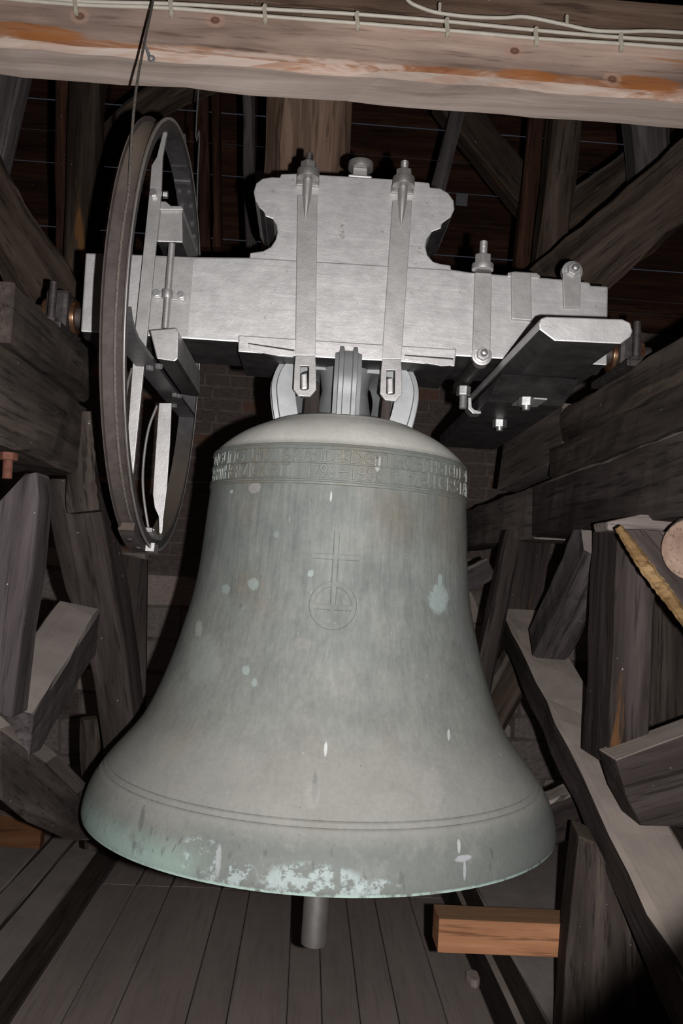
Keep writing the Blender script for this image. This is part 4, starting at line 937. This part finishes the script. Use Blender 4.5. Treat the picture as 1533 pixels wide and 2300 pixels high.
# rim joint at the bottom
jt = hoop('rim_joint', [(-0.027, WR-0.012), (0.010, WR-0.012), (0.010, WR+0.008), (-0.027, WR+0.008)], 'rim_brown', 14, -86, -66)
jz = lambda a, r, dx: V((WX+dx, WY-r*math.cos(math.radians(a)), WZ+r*math.sin(math.radians(a))))
for a, dx, mt in ((-72, -0.010, 'iron_dark'), (-79, 0.0, 'iron_dark')):
    n_ = (jz(a, 1, 0)-V((WX, WY, WZ))).normalized()
    cyl('rivet', jz(a, WR+0.006, dx), jz(a, WR+0.012, dx), 0.011, mt, wh, 16, bevel=0.002)
hoop('rim_joint', [(0.004, WR-0.038), (0.034, WR-0.038), (0.034, WR-0.027), (0.004, WR-0.027)], 'silver_metal', 10, -93, -76)
hoop('rim_joint', [(0.012, WR-0.012), (0.034, WR-0.012), (0.034, WR+0.010), (0.012, WR+0.010)], 'silver_metal', 8, -88, -82)
hexnut('nut', jz(-84, WR-0.038, 0.02), -(jz(-84, 1, 0)-V((WX, WY, WZ))), 0.011, 0.012, 'silver_clean', wh)
tube('stay_wire', catmull([A(352, 912, 2.34), A(333, 965, 2.32), (A(322, 1040, 2.30)), A(322, 1110, 2.28), A(336, 1205, 2.26)], 8), 0.0035, 'silver_metal', wh)
tube('stay_wire', catmull([A(296, 828, 2.10), A(285, 870, 2.06), A(280, 920, 2.0)], 6), 0.003, 'silver_metal', wh)

# rope in the wheel groove, then up past the beam
path = []
t0 = 20.0
for i in range(60):
    t = math.radians(-74+(t0+74)*i/59); r = WR-0.010
    path.append(V((WX+0.004, WY-r*math.cos(t), WZ+r*math.sin(t))))
e = path[-1]; path = path + catmull([e, A(305, 205, 1.83), A(344, 0, 1.99), A(360, -80, 2.03)], 5)[1:]
path += [V((path[-1].x, path[-1].y, path[-1].z+dz_)) for dz_ in (0.3, 0.8, 2.0)]
rp = tube('bell_rope', path, 0.0032, 'rope_brown', None, 8, ref=(1, 0, 0))
tag(rp, 'thin brown rope running up from the wheel groove across the wide beam', 'rope')
wi = tube('hanging_wire', catmull([V((A(449, 150, 2.9).x+0.01, 2.9, 5.8)), A(449, 150, 2.9), A(448, 300, 2.9), A(443, 425, 2.9), A(441, 700, 2.9)], 6), 0.0028, 'thin_wire')
tag(wi, 'thin straight wire hanging behind the right side of the wheel', 'wire')

# ================================================================== CABLES ON THE BEAM
YC = 2.1
def on_beam(pts, r): return catmull([A(x, y, YC-r-0.004) for x, y in pts], 6)
c1 = [(-40, -22), (170, 2), (380, 8), (593, 20), (803, 32), (1003, 48), (1205, 68), (1393, 84), (1600, 96)]
c2 = [(-40, -8), (170, 10), (380, 18), (593, 36), (803, 52), (1003, 68), (1205, 86), (1393, 98), (1600, 114)]
c3 = [(895, -40), (915, 0), (945, 17), (985, 29), (1060, 38), (1130, 40), (1180, 38), (1262, 54), (1330, 68), (1400, 71), (1470, 70), (1600, 78)]
for pts, lb in ((c1, 'upper of the two parallel pale cables along the wide beam'), (c2, 'lower of the two parallel pale cables along the wide beam'), (c3, 'single pale cable curving down from the top edge to join the pair')):
    tag(tube('cable', on_beam(pts, 0.0052), 0.0050, 'cable_grey', None, 10), lb, 'cable', 'cables on the roof beam')
names = ('first', 'second', 'third', 'fourth', 'fifth', 'sixth', 'seventh')
for i, (x, y) in enumerate(((168, 8), (383, 14), (594, 28), (802, 44), (1004, 58), (1204, 79), (1395, 92))):
    a = A(x-2, y-15, YC-0.016); b_ = A(x+2, y+15, YC-0.016)
    root = thing('cable_clip', 'pale cable clip holding both cables, %s from the left' % names[i], 'clip', A(x, y, YC-0.005), 'cable clips on the roof beam')
    s = V((0.0055, 0, 0))
    prism('saddle', [a-s, a+s, b_+s, b_-s], (0, 0.012, 0), 'clip_grey', root, (0, 0, 1), 0.002)
    for q in ((x, y-16), (x+1, y+17)):
        p = A(*q, YC-0.014); cyl('nail_lug', p+V((0, 0.012, 0)), p, 0.0058, 'clip_grey', root, 10, bevel=0.001)
for i, (x, y) in enumerate(((985, 27), (1269, 54))):
    a = A(x, y, YC)
    root = thing('cable_clip', ('small pale clip at the start of the curving cable', 'small pale clip where the curving cable nears the pair')[i], 'clip', a+V((0, -.005, 0)), 'cable clips on the roof beam')
    box('saddle', (a.x-0.004, YC-0.017, a.z-0.010), (a.x+0.004, YC-0.004, a.z+0.010), 'clip_grey', root, (0, 0, 1), 0.002)
    cyl('nail_lug', a+V((0, -0.004, 0.013)), a+V((0, -0.013, 0.013)), 0.0045, 'clip_grey', root, 10)
# little eye tag screwed to the beam beside the rope
et = thing('eye_tag', 'small grey metal eye tag on the beam beside the rope', 'hook', A(333, 120, YC-0.004))
o8 = [(math.cos(t), math.sin(t)) for t in [i*math.pi/4+math.pi/8 for i in range(8)]]
c = A(340, 131, YC-0.008)
holed_plate('eye', [c+V((a*0.010, 0, b*0.010)) for a, b in o8], [c+V((a*0.0045, 0, b*0.0045)) for a, b in o8], (0, 0.003, 0), 'zinc', et)
prism('shank', [A(320, 95, YC-0.008), A(326, 95, YC-0.008), A(338, 122, YC-0.008), A(331, 126, YC-0.008)], (0, 0.003, 0), 'zinc', et, (0, 0, 1), 0.0005)
